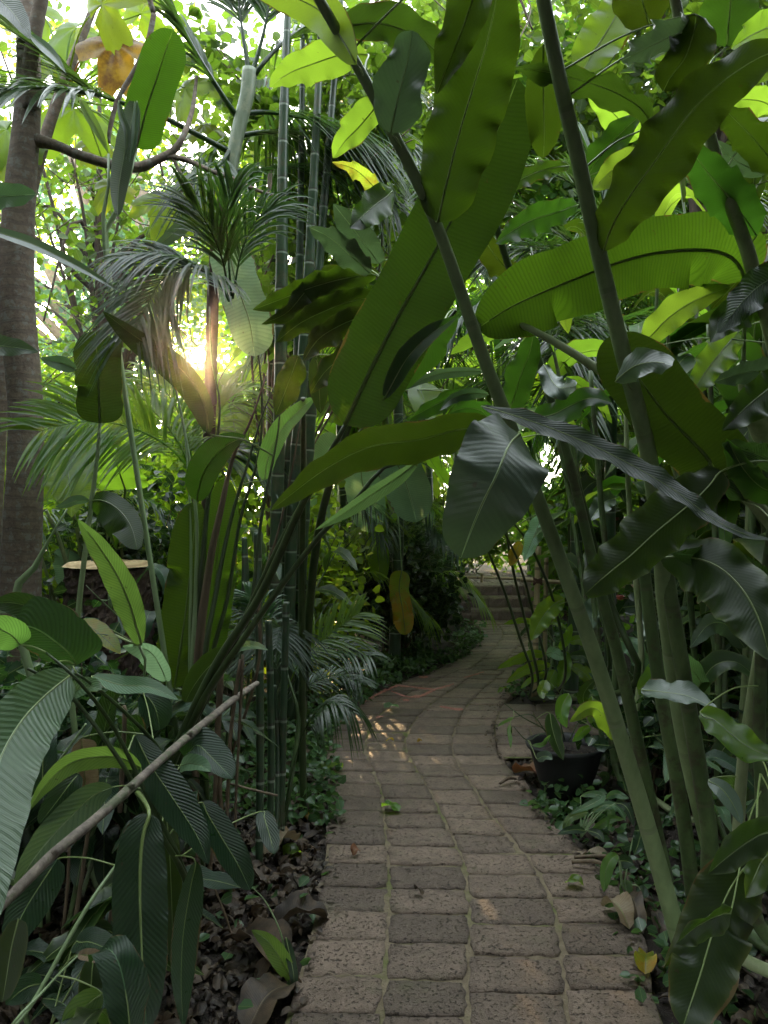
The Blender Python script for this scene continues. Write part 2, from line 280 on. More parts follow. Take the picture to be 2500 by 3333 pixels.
# ------------------------------------------------------------------ mesh helpers
class MB:
    """Collects vertices, faces and UVs, then links them as ONE mesh object."""
    def __init__(s): s.V = []; s.F = []; s.U = []; s.n = 0; s.A = []
    def add(s, V, F, U=None, tone=None):
        V = np.asarray(V, float); F = [np.asarray(f) + s.n for f in F] if not isinstance(F, np.ndarray) else F + s.n
        s.V.append(V); s.F.append(F); s.U.append(np.zeros((len(V), 2)) if U is None else np.asarray(U, float))
        s.A.append(np.full(len(V), 0.5 if tone is None else tone)); s.n += len(V)
    def build(s, name, mat, parent=None, base=None, smooth=True, tone=False):
        V = np.concatenate(s.V); U = np.concatenate(s.U)
        if base is None and parent is not None: base = ROOTLOC.get(parent.name)
        if base is not None: V = V - np.asarray(base, float)[None, :]
        me = bpy.data.meshes.new(name)
        me.vertices.add(len(V)); me.vertices.foreach_set('co', V.astype(np.float32).ravel())
        lt = []; li = []
        for f in s.F:
            if isinstance(f, np.ndarray) and f.ndim == 2:
                lt.append(np.full(len(f), f.shape[1])); li.append(f.ravel())
            else:
                for q in f: lt.append(np.array([len(q)])); li.append(np.asarray(q))
        lt = np.concatenate(lt).astype(np.int32); li = np.concatenate(li).astype(np.int32)
        me.loops.add(len(li)); me.loops.foreach_set('vertex_index', li)
        me.polygons.add(len(lt)); ls = np.concatenate([[0], np.cumsum(lt)[:-1]]).astype(np.int32)
        me.polygons.foreach_set('loop_start', ls); me.polygons.foreach_set('loop_total', lt)
        me.polygons.foreach_set('use_smooth', np.full(len(lt), smooth))
        uvl = me.uv_layers.new(name='UVMap'); uvl.data.foreach_set('uv', U[li].astype(np.float32).ravel())
        if tone:
            at = me.attributes.new('tone', 'FLOAT', 'POINT'); at.data.foreach_set('value', np.concatenate(s.A).astype(np.float32))
        me.update(calc_edges=True)
        mats = mat if isinstance(mat, list) else [mat]
        for m in mats: me.materials.append(M[m] if isinstance(m, str) else m)
        o = bpy.data.objects.new(name, me); COL.objects.link(o)
        if parent is not None:
            o.parent = parent
            if parent.type == 'MESH': pass
        elif base is not None: o.location = base
        return o
ROOTLOC = {}
def tag(o, label=None, cat=None, group=None, kind=None):
    for k, v in (('label', label), ('category', cat), ('group', group), ('kind', kind)):
        if v: o[k] = v
    return o
def thing(name, label, cat, loc=(0, 0, 0), group=None):
    o = bpy.data.objects.new(name, None); COL.objects.link(o); o.location = loc; o.empty_display_size = 0.1
    ROOTLOC[o.name] = tuple(loc); return tag(o, label, cat, group)
def sub(o, root):            # a mesh child of a mesh part keeps the same local frame as its thing
    ROOTLOC[o.name] = ROOTLOC.get(root.name, (0, 0, 0)); return o

FR = {'a': (0, 0, 0.7535), 'b': (1250, 0, 0.7535), 'c': (0, 1111, 0.7535), 'd': (1250, 1111, 0.7535), 'e': (0, 2222, 0.7535),
      'f': (1250, 2222, 0.7535), 'g': (900, 1700, 0.6028), 'D': (0, 0, 1.507), 'S': (0, 0, 1.0)}
def P(fr, x, y, Y):
    ox, oy, k = FR[fr]; u = ox + x * k; v = oy + y * k
    return np.array([(u - CX) / FOC * Y, Y, EYE - (v - CY) / FOC * Y])
def px(fr, w, Y): return w * FR[fr][2] / FOC * Y
def G(fr, x, y):             # the point of the ground seen at that place of the photograph
    ox, oy, k = FR[fr]; v = oy + y * k; Y = EYE * FOC / (v - CY); return P(fr, x, y, Y)

def spline(pts, n):
    """Catmull-Rom through pts (any dimension), n samples spread evenly along the length."""
    p = np.asarray(pts, float)
    if len(p) == 2: return p[0] + (p[1] - p[0]) * np.linspace(0, 1, n)[:, None]
    e = np.vstack([2 * p[0] - p[1], p, 2 * p[-1] - p[-2]]); out = []
    for i in range(len(p) - 1):
        t = np.linspace(0, 1, 14, endpoint=(i == len(p) - 2))[:, None]
        a, b, c, d = e[i:i + 4]
        out.append(0.5 * ((2 * b) + (-a + c) * t + (2 * a - 5 * b + 4 * c - d) * t ** 2 + (-a + 3 * b - 3 * c + d) * t ** 3))
    q = np.vstack(out); L = np.concatenate([[0], np.cumsum(np.linalg.norm(np.diff(q[:, :3], axis=0), axis=1))])
    s = np.linspace(0, L[-1], n); return np.stack([np.interp(s, L, q[:, k]) for k in range(q.shape[1])], 1)
def unit(v): return v / np.maximum(np.linalg.norm(v, axis=-1, keepdims=True), 1e-9)
def tube(mb, pts, rad, sides=8, n=None, knots=None, rough=0.0):
    """Tapered tube along pts; rad is (start, end), a list per point, UV v in metres."""
    pts = np.asarray(pts, float)
    if n is None: n = max(4, len(pts) * 4)
    if len(np.shape(rad)) and len(rad) == len(pts) and len(pts) > 2 or len(pts) == 2:
        q = spline(np.hstack([pts, np.asarray(rad, float)[:, None]]), n); c, r = q[:, :3], np.abs(q[:, 3])
    else:
        c = spline(pts, n); r = np.linspace(rad[0], rad[1], n)
    T = unit(np.gradient(c, axis=0)); ref = np.array([0.0, 1.0, 0.0]) if abs(T[0][1]) < 0.9 else np.array([1.0, 0, 0])
    A = np.zeros_like(c); a = unit(np.cross(T[0], ref))
    for i in range(n):
        a = unit(a - T[i] * np.dot(a, T[i])); A[i] = a
    B = np.cross(T, A); th = np.linspace(0, 2 * math.pi, sides, endpoint=False)
    L = np.concatenate([[0], np.cumsum(np.linalg.norm(np.diff(c, axis=0), axis=1))])
    if knots:
        k = np.abs(((L / knots) % 1.0) - 0.5); r = r * (1 + 0.12 * np.exp(-(k * knots / 0.012) ** 2))
    rr = r[:, None] * np.ones(sides)[None, :]
    if rough: rr = rr * (1 + rough * (NR.rand(n, sides) - 0.5) + rough * 0.8 * np.sin(th * 3 + 1)[None, :])
    V = c[:, None, :] + rr[..., None] * (A[:, None, :] * np.cos(th)[None, :, None] + B[:, None, :] * np.sin(th)[None, :, None])
    U = np.stack(np.broadcast_arrays(th[None, :] / 6.283, L[:, None]), -1)
    i = np.arange(n - 1)[:, None] * sides; j = np.arange(sides)[None, :]; j2 = (j + 1) % sides
    Fq = np.stack([i + j, i + j2, i + sides + j2, i + sides + j], -1).reshape(-1, 4)
    mb.add(V.reshape(-1, 3), Fq, U.reshape(-1, 2))
    caps = [list(range(sides))[::-1], [(n - 1) * sides + k for k in range(sides)]]
    mb.F.append([np.array(q) + mb.n - n * sides for q in caps])
    return c
PROF = {'lance': (0.55, 0.75), 'oval': (0.38, 0.5), 'narrow': (0.6, 0.9), 'drop': (0.28, 0.95)}
def prof(kind, t):
    if kind == 'banana':
        a = np.sqrt(np.clip(1 - (1 - np.clip(t / 0.14, 0, 1)) ** 2, 0, 1)); b = np.sqrt(np.clip(1 - (np.clip((t - 0.72) / 0.28, 0, 1)) ** 2.2, 0, 1))
        return np.maximum(a * b, 0.02)
    p, q = PROF[kind]; m = p / (p + q); mx = m ** p * (1 - m) ** q
    return np.maximum(t ** p * (1 - t) ** q / mx, 0.015)
def blade(mb, mid, wL, wR, kind='lance', tilt=0.0, twist=0.0, fold=0.18, wave=0.0, wfreq=10.0, hint=None, n=30, m=8, curl=0.0, seed=0, tear=0, rag=0.02):
    """One leaf blade as a curved sheet: midrib curve, half widths left and right of it (seen from the tip-ward traveller),
    tilted away from the viewer, folded along the rib, wavy at the margin."""
    rr = np.random.RandomState(seed); c = spline(mid, n); T = unit(np.gradient(c, axis=0))
    if hint is None: N = unit(np.array([0, 0, EYE]) - c)
    else: N = np.broadcast_to(unit(np.asarray(hint, float)), c.shape)
    S = unit(np.cross(T, N)); N = np.cross(S, T); t = np.linspace(0, 1, n)
    ang = math.radians(tilt) + math.radians(twist) * (t - 0.5); ca, sa = np.cos(ang)[:, None], np.sin(ang)[:, None]
    S2 = S * ca + N * sa; N2 = N * ca - S * sa; wid = prof(kind, t) / max(0.35, math.cos(math.radians(tilt)))
    s = np.linspace(-1, 1, 2 * m + 1); L = np.concatenate([[0], np.cumsum(np.linalg.norm(np.diff(c, axis=0), axis=1))])
    half = np.where(s[None, :] < 0, wL, wR) * wid[:, None]
    ph1, ph2 = rr.rand(2) * 6.28
    a = np.abs(s)[None, :]
    jag = 1 + rag * np.interp(L, np.linspace(0, L[-1] + 1e-6, 14), rr.randn(14))[:, None] * np.ones_like(a)
    off = s[None, :] * half * jag
    wv = 1.1 * wave * (a ** 2.6) * (np.sin(L[:, None] * wfreq * (2 * math.pi) + np.where(s < 0, ph1, ph2)[None, :] + 1.3 * np.sin(L[:, None] * 11 + ph2))
                              + 0.35 * np.sin(L[:, None] * wfreq * 14 + ph1)) * np.minimum(1, wid[:, None] * 1.2)
    out_w = 0.35 * wave * (a ** 3) * np.sin(L[:, None] * wfreq * 2 * math.pi + np.where(s < 0, ph1, ph2)[None, :] + 0.8)
    zz = fold * np.abs(off) + wv - curl * off ** 2 / max(wL, wR)
    V = c[:, None, :] + S2[:, None, :] * (off + np.sign(s)[None, :] * out_w * np.minimum(1, wid[:, None]))[..., None] + N2[:, None, :] * zz[..., None]
    if tear:
        for k in range(tear):                       # a strip of the margin hangs loose
            i0 = rr.randint(int(n * 0.15), int(n * 0.85)); side = rr.choice([0, 1]); d = (0.02 + 0.05 * rr.rand())
            cols = np.arange(m + 2, 2 * m + 1) if side else np.arange(0, m - 1)
            f = np.abs(s[cols]) ** 2
            V[i0:i0 + 3, cols] += T[i0][None, None, :] * (f * d * 0.7)[None, :, None] - N2[i0][None, None, :] * (f * d)[None, :, None]
    U = np.stack(np.broadcast_arrays(s[None, :], L[:, None]), -1)
    w = 2 * m + 1; i = np.arange(n - 1)[:, None] * w; j = np.arange(2 * m)[None, :]
    Fq = np.stack([i + j, i + j + 1, i + w + j + 1, i + w + j], -1).reshape(-1, 4)
    mb.add(V.reshape(-1, 3), Fq, U.reshape(-1, 2)); return c

class Plant:
    """A plant: an Empty at its foot, stems as parts, each blade a part with its midrib as sub-part."""
    def __init__(s, name, label, cat, foot, group=None, rib='rib', sm='cane'):
        s.o = thing(name, label, cat, foot, group); s.foot = np.array(foot, float); s.st = []; s.rib = rib; s.sm = sm; s.k = 0
    def stem(s, pts, rad, mat=None, name='stem', sides=10, knots=None, n=None, ground=True):
        pts = [np.asarray(p, float) for p in pts]
        if ground and pts[0][2] > 0.02: pts = [np.array([s.foot[0] + R.uniform(-.05, .05), s.foot[1] + R.uniform(-.05, .05), -0.03])] + pts; \
            rad = [rad[0]] + list(rad) if len(rad) == len(pts) - 1 and len(rad) > 2 else rad
        mb = MB(); c = tube(mb, pts, rad, sides, n or len(pts) * 6, knots); s.st.append(c)
        return mb.build(name, mat or s.sm, s.o)
    def leaf(s, fr, mat, kind, Ys, wl, wr, pts, attach=True, rib_r=None, name='leaf', **kw):
        k = len(pts); Y = np.linspace(Ys[0], Ys[-1], k) if len(Ys) != k else Ys
        mid = np.array([P(fr, x, y, yy) for (x, y), yy in zip(pts, Y)]); Ym = sum(Ys) / len(Ys)
        return s.leafw(mat, kind, mid, px(fr, wl, Ym), px(fr, wr, Ym), attach, rib_r, name, **kw)
    def leafw(s, mat, kind, mid, wl, wr, attach=True, rib_r=None, name='leaf', **kw):
        s.k += 1; kw.setdefault('seed', s.k * 17 + int(abs(s.foot[0]) * 100))
        mb = MB(); c = blade(mb, mid, wl, wr, kind, **kw); lf = mb.build(name, mat, s.o); sub(lf, s.o)
        thin = isinstance(mat, str) and mat.startswith(('ginger', 'heliconia', 'sheen', 'yellow')); r = rib_r or max(0.0018, min(0.009, (wl + wr) * (0.017 if thin else 0.03))); ribp = list(c[::5]); rads = [r * (1 - 0.85 * i / len(ribp)) for i in range(len(ribp))]
        if attach and s.st:
            allp = np.vstack(s.st); below = allp[allp[:, 2] < c[0][2] + 0.03] if (allp[:, 2] < c[0][2] + 0.03).any() else allp
            q = below[np.argmin(np.linalg.norm(below - c[0], axis=1))]; d = np.linalg.norm(q - c[0])
            if d > 0.02:
                m1 = (q + c[0]) / 2 + np.array([0, 0, 0.06 * d]); ribp = [q, m1] + ribp; rads = [r * 1.3, r * 1.15] + rads
        mb = MB(); tube(mb, ribp, rads, 6, len(ribp) * 3); b = mb.build('midrib', 'rib_pale' if thin and s.rib == 'rib' else s.rib, None, base=s.foot); b.location = (0, 0, 0); b.parent = lf
        return lf

def frond(mb, mid, ll, n=34, w=0.012, droop=0.35, ang=55, hint=(0, 0, 1), seed=0, start=0.12, rach=0.008, both=True, stiff=0.0, mbr=None):
    """A pinnate palm frond: a rachis with folded, drooping leaflets on both sides."""
    rr = np.random.RandomState(seed); c = spline(mid, 60); T = unit(np.gradient(c, axis=0)); N = unit(np.asarray(hint, float))
    (mbr or mb); tube(mbr or mb, mid, [rach * (1 - 0.75 * i / (len(mid) - 1)) for i in range(len(mid))] if len(mid) > 2 else (rach, rach * .3), 6, 24)
    k = 6
    for i in range(n):
        t = start + (1 - start) * (i + rr.rand() * 0.4) / n; ix = min(59, int(t * 59)); p = c[ix]; tt = T[ix]
        S = unit(np.cross(tt, N)); l = ll * (0.45 + 0.55 * math.sin(math.pi * min(1, (t - start) / (1 - start) * 0.85 + 0.12))) * (0.85 + 0.3 * rr.rand())
        for sg in ((-1, 1) if both else (1,)):
            a = math.radians(ang * (1 - 0.45 * t) + rr.uniform(-7, 7)); d = unit(tt * math.cos(a) + S * sg * math.sin(a) + N * rr.uniform(-0.08, 0.25) * (1 - stiff))
            u = np.linspace(0, 1, k)[:, None]; dr = droop * l * (0.7 + 0.6 * rr.rand())
            q = p + d * l * u - np.array([0, 0, 1.0]) * dr * u ** 2.2
            tq = unit(np.gradient(q, axis=0)); nq = unit(N - tq * (tq @ N)[:, None]); sq = np.cross(tq, nq)
            ww = w * np.array([0.35, 0.9, 1, 0.85, 0.5, 0.05])[:, None]
            V = np.stack([q - sq * ww + nq * ww * 0.35, q, q + sq * ww + nq * ww * 0.35], 1).reshape(-1, 3)
            U = np.stack([np.tile([-1, 0.2, 1], k), np.repeat(u[:, 0] * l, 3)], 1)
            Fq = []
            for e in range(k - 1):
                b = e * 3; Fq += [[b, b + 1, b + 4, b + 3], [b + 1, b + 2, b + 5, b + 4]]
            mb.add(V, np.array(Fq), U)
    return c
def leaves(mb, C, size, seed=0, up=None, aspect=0.42, droop=0.3, var=0.4, dirs=None):
    """Many small folded leaves at points C, each two quads either side of its rib."""
    rr = np.random.RandomState(seed); C = np.asarray(C, float); n = len(C)
    if n == 0: return
    d = unit(rr.randn(n, 3) * np.array([1, 1, 0.55]) - np.array([0, 0, droop])) if dirs is None else unit(dirs + rr.randn(n, 3) * 0.35)
    nn_ = unit(rr.randn(n, 3) * 0.7 + np.array([0, 0, 1.0])); s = unit(np.cross(d, nn_)); nn_ = np.cross(s, d)
    l = size * (1 - var / 2 + var * rr.rand(n))[:, None]; w = l * aspect
    b = C; t = C + d * l - nn_ * l * 0.12
    V = np.stack([b, C + d * l * 0.28 + s * w * 0.8 + nn_ * w * .25, C + d * l * 0.68 + s * w * 0.75 + nn_ * w * .15, t,
                  C + d * l * 0.68 - s * w * 0.75 + nn_ * w * .15, C + d * l * 0.28 - s * w * 0.8 + nn_ * w * .25], 1).reshape(-1, 3)
    U = np.tile(np.array([[0, 0], [1, .3], [1, .7], [0, 1], [-1, .7], [-1, .3]], float), (n, 1)) * np.array([1, size])
    k = np.arange(n)[:, None] * 6
    Fq = np.concatenate([k + np.array([[0, 1, 2, 3]]), k + np.array([[0, 3, 4, 5]])])
    mb.add(V, Fq, U)
def proj(C):                 # where points of the scene fall in the photograph's pixels
    C = np.asarray(C); Y = np.maximum(C[:, 1], 0.01); return CX + C[:, 0] / Y * FOC, CY - (C[:, 2] - EYE) / Y * FOC
# ------------------------------------------------------------------ the ground and the path
EL = [(-.33, 1.7), (-.298, 2.25), (-.265, 2.75), (-.257, 3.2), (-.27, 3.65), (-.30, 4.2), (-.40, 4.8), (-.38, 5.4), (-.20, 6.05), (.10, 6.75), (.6, 7.55), (.95, 8.4), (1.18, 9.3), (1.22, 10.0), (1.22, 10.66)]
ER = [(.78, 1.6), (.83, 2.3), (.91, 2.8), (.92, 3.25), (.83, 3.7), (.76, 4.35), (.72, 4.9), (.80, 5.5), (.92, 6.0), (1.12, 6.5), (1.36, 7.2), (1.55, 8.0), (1.85, 9.0), (2.03, 9.9), (2.07, 10.66)]
NPATH = 220
SL = spline(np.array(EL), NPATH); SR = spline(np.array(ER), NPATH)
def path_xy(t, s):           # t 0..1 across, s 0..1 along
    f = np.clip(s, 0, 1) * (NPATH - 1); i = np.clip(f.astype(int), 0, NPATH - 2); w = (f - i)[..., None]
    l = SL[i] * (1 - w) + SL[i + 1] * w; r = SR[i] * (1 - w) + SR[i + 1] * w
    return l * (1 - t[..., None]) + r * t[..., None]
def rise(x, y): return 0.40 * np.clip((y - 10.7) / 0.95, 0, 1)
def on_path(x, y, pad=0.0):
    x = np.asarray(x, float); y = np.asarray(y, float)
    xl = np.interp(y, SL[:, 1], SL[:, 0]) - pad; xr = np.interp(y, SR[:, 1], SR[:, 0]) + pad
    a = (x > xl) & (x < xr) & (y < 10.7) & (y > 1.0)
    b = (x > 0.5) & (x < 1.62) & (y > 4.72 - pad) & (y < 6.05 + pad) & ~((x > xr + .0) & (y > 6.0))
    c = (x > 1.15) & (x < 2.2) & (y >= 10.5) & (y < 13.8)
    return a | b | c
def gz(x, y):
    x = np.asarray(x, float); y = np.asarray(y, float)
    b = 0.05 * np.sin(x * 1.7 + 1) * np.sin(y * 1.3) + 0.02 * np.sin(x * 6.1) * np.sin(y * 5.3 + 2) + 0.012 * np.sin(x * 17) * np.sin(y * 14)
    xl = np.interp(y, SL[:, 1], SL[:, 0]); xr = np.interp(y, SR[:, 1], SR[:, 0])
    d = np.where(y < 10.7, np.maximum(np.maximum(xl - x, x - xr), 0), np.maximum(np.maximum(1.2 - x, x - 2.1), 0))
    d2 = np.where((x > .6) & (x < 1.7), np.maximum(np.maximum(4.66 - y, y - 6.1), 0), 9); d = np.minimum(d, d2)
    f = np.clip(d / 0.5, 0, 1)
    return -0.045 + (b + 0.035) * f + rise(x, y)
gx = np.concatenate([-np.geomspace(400, 4.05, 26), np.linspace(-4, 4.5, 213), np.geomspace(4.6, 400, 26)])
gy = np.concatenate([-np.geomspace(60, .5, 10), np.linspace(0.3, 12.5, 245), np.geomspace(12.7, 700, 30)])
X, Y = np.meshgrid(gx, gy); Z = gz(X, Y) + (NR.rand(*X.shape) - .5) * 0.014
mb = MB(); w = X.shape[1]; i = np.arange(X.shape[0] - 1)[:, None] * w; j = np.arange(w - 1)[None, :]
mb.add(np.stack([X, Y, Z], -1).reshape(-1, 3), np.stack([i + j, i + j + 1, i + w + j + 1, i + w + j], -1).reshape(-1, 4), np.stack([X, Y], -1).reshape(-1, 2))
tag(mb.build('ground', 'soil'), kind='structure')

def block(mb, c4, z=0.0, g=0.008, hgt=0.06, seed=0):
    """One worn stone block over the quad c4 (4 corners xy, counter-clockwise): shrunk by the joint, corners worn round."""
    rr = np.random.RandomState(seed); c4 = np.asarray(c4, float); nu, nv = 9, 7
    u, v = np.meshgrid(np.linspace(-1, 1, nu), np.linspace(-1, 1, nv))
    # worn outline: superellipse squeeze
    uu = u * (1 - 0.02 * v ** 4 - 0.02 * (u ** 8) * (v ** 8)); vv = v * (1 - 0.008 * u ** 4 - 0.03 * (u ** 8) * (v ** 8))
    ku, kv = (uu + 1) / 2, (vv + 1) / 2
    p = (c4[0] * ((1 - ku) * (1 - kv))[..., None] + c4[1] * (ku * (1 - kv))[..., None] + c4[2] * (ku * kv)[..., None] + c4[3] * ((1 - ku) * kv)[..., None])
    ctr = c4.mean(0); sz = max(np.linalg.norm(c4[1] - c4[0]), 0.05); ex = unit(c4[1] - c4[0] + c4[2] - c4[3]); ey = np.array([-ex[1], ex[0]]); dd = p - ctr; p = ctr + ex * ((dd @ ex) * (1 - 2 * g / sz * rr.uniform(.5, 1.2)))[..., None] + ey * ((dd @ ey) * (1 - 2 * .0028 / .2 * rr.uniform(.3, 2.4)))[..., None]
    e = np.maximum(np.abs(u), np.abs(v)) > 0.99
    p = p + (rr.rand(nv, nu, 2) - .5) * np.where(e, 0.012, 0.004)[..., None]
    tl = rr.randn(2) * 0.0022
    zz = z + tl[0] * u + tl[1] * v + (rr.rand(nv, nu) - .5) * 0.003 - np.where(e, 0.003, 0) + rr.randn() * 0.002
    V = np.concatenate([np.dstack([p, zz]).reshape(-1, 3)]); b = nu * nv
    ring = [k for k in range(nu)] + [r * nu + nu - 1 for r in range(1, nv)] + [(nv - 1) * nu + k for k in range(nu - 2, -1, -1)] + [r * nu for r in range(nv - 2, 0, -1)]
    low = V[ring].copy(); low[:, 2] = z - hgt; low[:, :2] = ctr + (low[:, :2] - ctr) * 1.012; V = np.vstack([V, low])
    i = np.arange(nv - 1)[:, None] * nu; j = np.arange(nu - 1)[None, :]
    F1 = np.stack([i + j, i + j + 1, i + nu + j + 1, i + nu + j], -1).reshape(-1, 4); m = len(ring)
    F2 = np.array([[ring[k], b + k, b + (k + 1) % m, ring[(k + 1) % m]] for k in range(m)])
    mb.add(V, np.vstack([F1, F2]), None, tone=rr.rand())
bl = MB(); L = np.linalg.norm(np.diff((SL + SR) / 2, axis=0), axis=1).sum(); s = 0.0; rows = []
while s < 1.0:
    rows.append(s); s += R.uniform(.185, .225) / L
rows.append(1.0); sd = 0
for r in range(len(rows) - 1):
    s0, s1 = rows[r], rows[r + 1]; yy = (path_xy(np.array(.5), np.array(s0)))[1]; nc = 4 if yy < 7.2 else 3
    for c in range(nc):
        sd += 1; q = np.random.RandomState(sd); sh = 0.02 * math.sin(c * 2.1 + 0.3) / L * 1.5
        t0, t1 = c / nc, (c + 1) / nc; wob = lambda k: 0.016 * math.sin(k * 1.7 + r * .45) if 0 < k < nc else 0
        ts = np.array([t0 + wob(c), t1 + wob(c + 1), t1 + wob(c + 1), t0 + wob(c)]); ss = np.array([s0, s0, s1, s1]) + sh + np.array([0, 1, 1, 0]) * 0.018 / L
        ss = np.clip(ss, 0, 1); c4 = path_xy(ts, ss)
        if c == 0 and yy < 7: c4[[0, 3], 0] -= q.uniform(-.02, .012)
        if c == nc - 1 and yy < 4.5: c4[[1, 2], 0] += q.uniform(-.02, .03)
        block(bl, c4, 0.0, seed=sd)
y = 4.76                      # the side path that leaves to the right
while y < 6.0:
    dy = R.uniform(.19, .23); xa, xb = [float(np.interp(q_, SR[:, 1], SR[:, 0])) for q_ in (y, y + dy)]; x = 0.0
    while x < .75:
        dx = R.uniform(.24, .3); sd += 1; f = max(0, 1 - x / .6); f2 = max(0, 1 - (x + dx) / .6); xm = (xa + xb) / 2
        block(bl, [(xm + (xa - xm) * f + x, y), (xm + (xa - xm) * f2 + x + dx, y), (xm + (xb - xm) * f2 + x + dx, y + dy), (xm + (xb - xm) * f + x, y + dy)], 0.0, seed=sd); x += dx
    y += dy
yy = 11.62
while yy < 13.6:                # the path above the steps
    for c in range(4):
        sd += 1; x = 1.2 + c * .225; block(bl, [(x, yy), (x + .225, yy), (x + .225, yy + .21), (x, yy + .21)], 0.42, seed=sd)
    yy += .21
path = tag(bl.build('path', 'block', tone=True), kind='structure')
mo = MB(); n = 120; t, s = np.meshgrid(np.linspace(.004, .996, 12), np.linspace(0, 1, n)); q = path_xy(t, s)
V = np.dstack([q, -0.0095 + 0.004 * (NR.rand(n, 12) - .5)]); i = np.arange(n - 1)[:, None] * 12; j = np.arange(11)[None, :]
mo.add(V.reshape(-1, 3), np.stack([i + j, i + j + 1, i + 12 + j + 1, i + 12 + j], -1).reshape(-1, 4))
mo.add([(0.74, 4.74, -.016), (1.6, 4.74, -.016), (1.6, 6.0, -.016), (0.74, 6.0, -.016)], [[0, 1, 2, 3]])
mo.add([(1.2, 11.6, .408), (2.1, 11.6, .408), (2.1, 13.7, .408), (1.2, 13.7, .408)], [[0, 1, 2, 3]])
tag(mo.build('path_mortar', 'mortar'), kind='structure')
# pink mortar smeared along some joints, slightly proud of the blocks
pk = MB()
for pts, w in (([(775, 1520), (800, 1508), (835, 1490), (858, 1481)], .022), ([(858, 1481), (940, 1490)], .024), ([(846, 1494), (893, 1507), (940, 1490)], .02),
               ([(940, 1490), (980, 1478)], .02), ([(893, 1507), (905, 1503)], .03), ([(870, 1512), (885, 1513)], .03), ([(950, 1527), (1000, 1534)], .03), ([(1000, 1465), (1045, 1452)], .016), ([(905, 1462), (925, 1463)], .035), ([(815, 1548), (822, 1550)], .03)):
    g = np.array([G('D', x, y)[:2] for x, y in pts]); k = max(6, len(g) * 5); c = spline(np.hstack([g, np.zeros((len(g), 1))]), k)[:, :2]
    T = unit(np.gradient(c, axis=0)); N = np.stack([-T[:, 1], T[:, 0]], 1); ww = w * (0.55 + 0.9 * NR.rand(k, 1)); ww[0] *= .3; ww[-1] *= .3
    V = np.stack([np.hstack([c - N * ww, np.full((k, 1), .002)]), np.hstack([c, np.full((k, 1), .009)]), np.hstack([c + N * ww, np.full((k, 1), .002)])], 1).reshape(-1, 3)
    i = np.arange(k - 1) * 3; pk.add(V, np.vstack([np.stack([i, i + 1, i + 4, i + 3], 1), np.stack([i + 1, i + 2, i + 5, i + 4], 1)]))
tag(pk.build('pink_joint_mortar', 'pink'), kind='structure')

# stone steps
def stone_box(mb, x0, x1, y0, y1, z0, z1, seed, j=0.012):
    rr = np.random.RandomState(seed); nx = max(3, int((x1 - x0) / .06)); g = []
    xs = np.linspace(x0, x1, nx); V = []; F = []
    prof_ = [(y0, z0), (y0 - .004, (z0 + z1) / 2), (y0, z1 - .02), (y0 + .02, z1), ((y0 + y1) / 2, z1), (y1, z1), (y1, z0)]
    for x in xs:
        for (py, pz) in prof_: V.append((x + rr.uniform(-j, j) * .3 * (0 if x in (x0, x1) else 1), py + rr.uniform(-j, j) * (pz > z0), pz + rr.uniform(-j, j) * .6 * (pz > z0)))
    m = len(prof_)
    for a in range(nx - 1):
        for b in range(m - 1): F.append([a * m + b, (a + 1) * m + b, (a + 1) * m + b + 1, a * m + b + 1])
    mb.add(V, np.array(F), None, tone=rr.rand() * .6); mb.F.append([np.array(list(range(m))) + mb.n - len(V), np.array(list(range((nx - 1) * m, nx * m))[::-1]) + mb.n - len(V)])
st = thing('stone_steps', 'three broad laterite steps climbing at the far end of the path', 'steps', (1.63, 10.7, 0))
for k in range(3):
    mb = MB(); x = 1.21
    while x < 2.03:
        dx = min(R.uniform(.2, .32), 2.05 - x); stone_box(mb, x, x + dx - .006, 10.67 + k * .31, 10.67 + k * .31 + (.31 if k < 2 else .35), -.05 if k == 0 else .1 * k, .14 * (k + 1), 900 + k * 10 + int(x * 20)); x += dx
    mb.build('step', 'block', st, tone=True, smooth=False)
for x0, x1, hh in ((1.06, 1.2, .36), (2.06, 2.25, .5)):
    mb = MB(); z = -.05; k = 0
    while z < hh: stone_box(mb, x0, x1, 10.62, 11.65, z, min(z + .16, hh), 50 + k, .014); z += .165; k += 1
    mb.build('side_wall', 'block', st, tone=True, smooth=False)
# ------------------------------------------------------------------ trunk, stump, pole, fence, pot
def W(fr, pts): return [P(fr, *p) for p in pts]
def WR(fr, pts, ws): return [px(fr, w, p[2]) / 2 for p, w in zip(pts, ws)]

tr = thing('ringed_tree', 'slim brown tree with ringed bark at the left edge, its branch reaching right', 'tree', tuple(np.append(P('D', 30, 1600, 4.6)[:2], 0.0)))
ft = ROOTLOC[tr.name]
tp = [(38, 1690, 4.6), (42, 1400, 4.6), (48, 1200, 4.6), (57, 900, 4.6), (36, 640, 4.6), (42, 450, 4.6), (62, 200, 4.6), (60, -20, 4.6), (70, -400, 4.6), (90, -800, 4.6)]
mb = MB(); tube(mb, W('D', tp), WR('D', tp, [96, 88, 82, 72, 74, 66, 52, 44, 38, 30]), 20, 90, rough=.05); mb.build('trunk', 'bark', tr)
def branch(pts, ws, fr='a', mat='bark', par=tr, name='branch'):
    mb = MB(); tube(mb, W(fr, pts), WR(fr, pts, ws), 10, len(pts) * 7, rough=.08); return mb.build(name, mat, par)
branch([(135, 470, 4.55), (125, 330, 4.5), (150, 150, 4.45), (185, -40, 4.4), (230, -300, 4.3)], [70, 62, 62, 56, 50])
branch([(120, 600, 4.6), (230, 625, 4.6), (330, 665, 4.6), (480, 712, 4.6), (600, 722, 4.6), (680, 690, 4.6), (745, 655, 4.6), (790, 590, 4.6), (830, 480, 4.7), (850, 330, 4.8)], [70, 46, 44, 42, 44, 38, 34, 26, 20, 12])
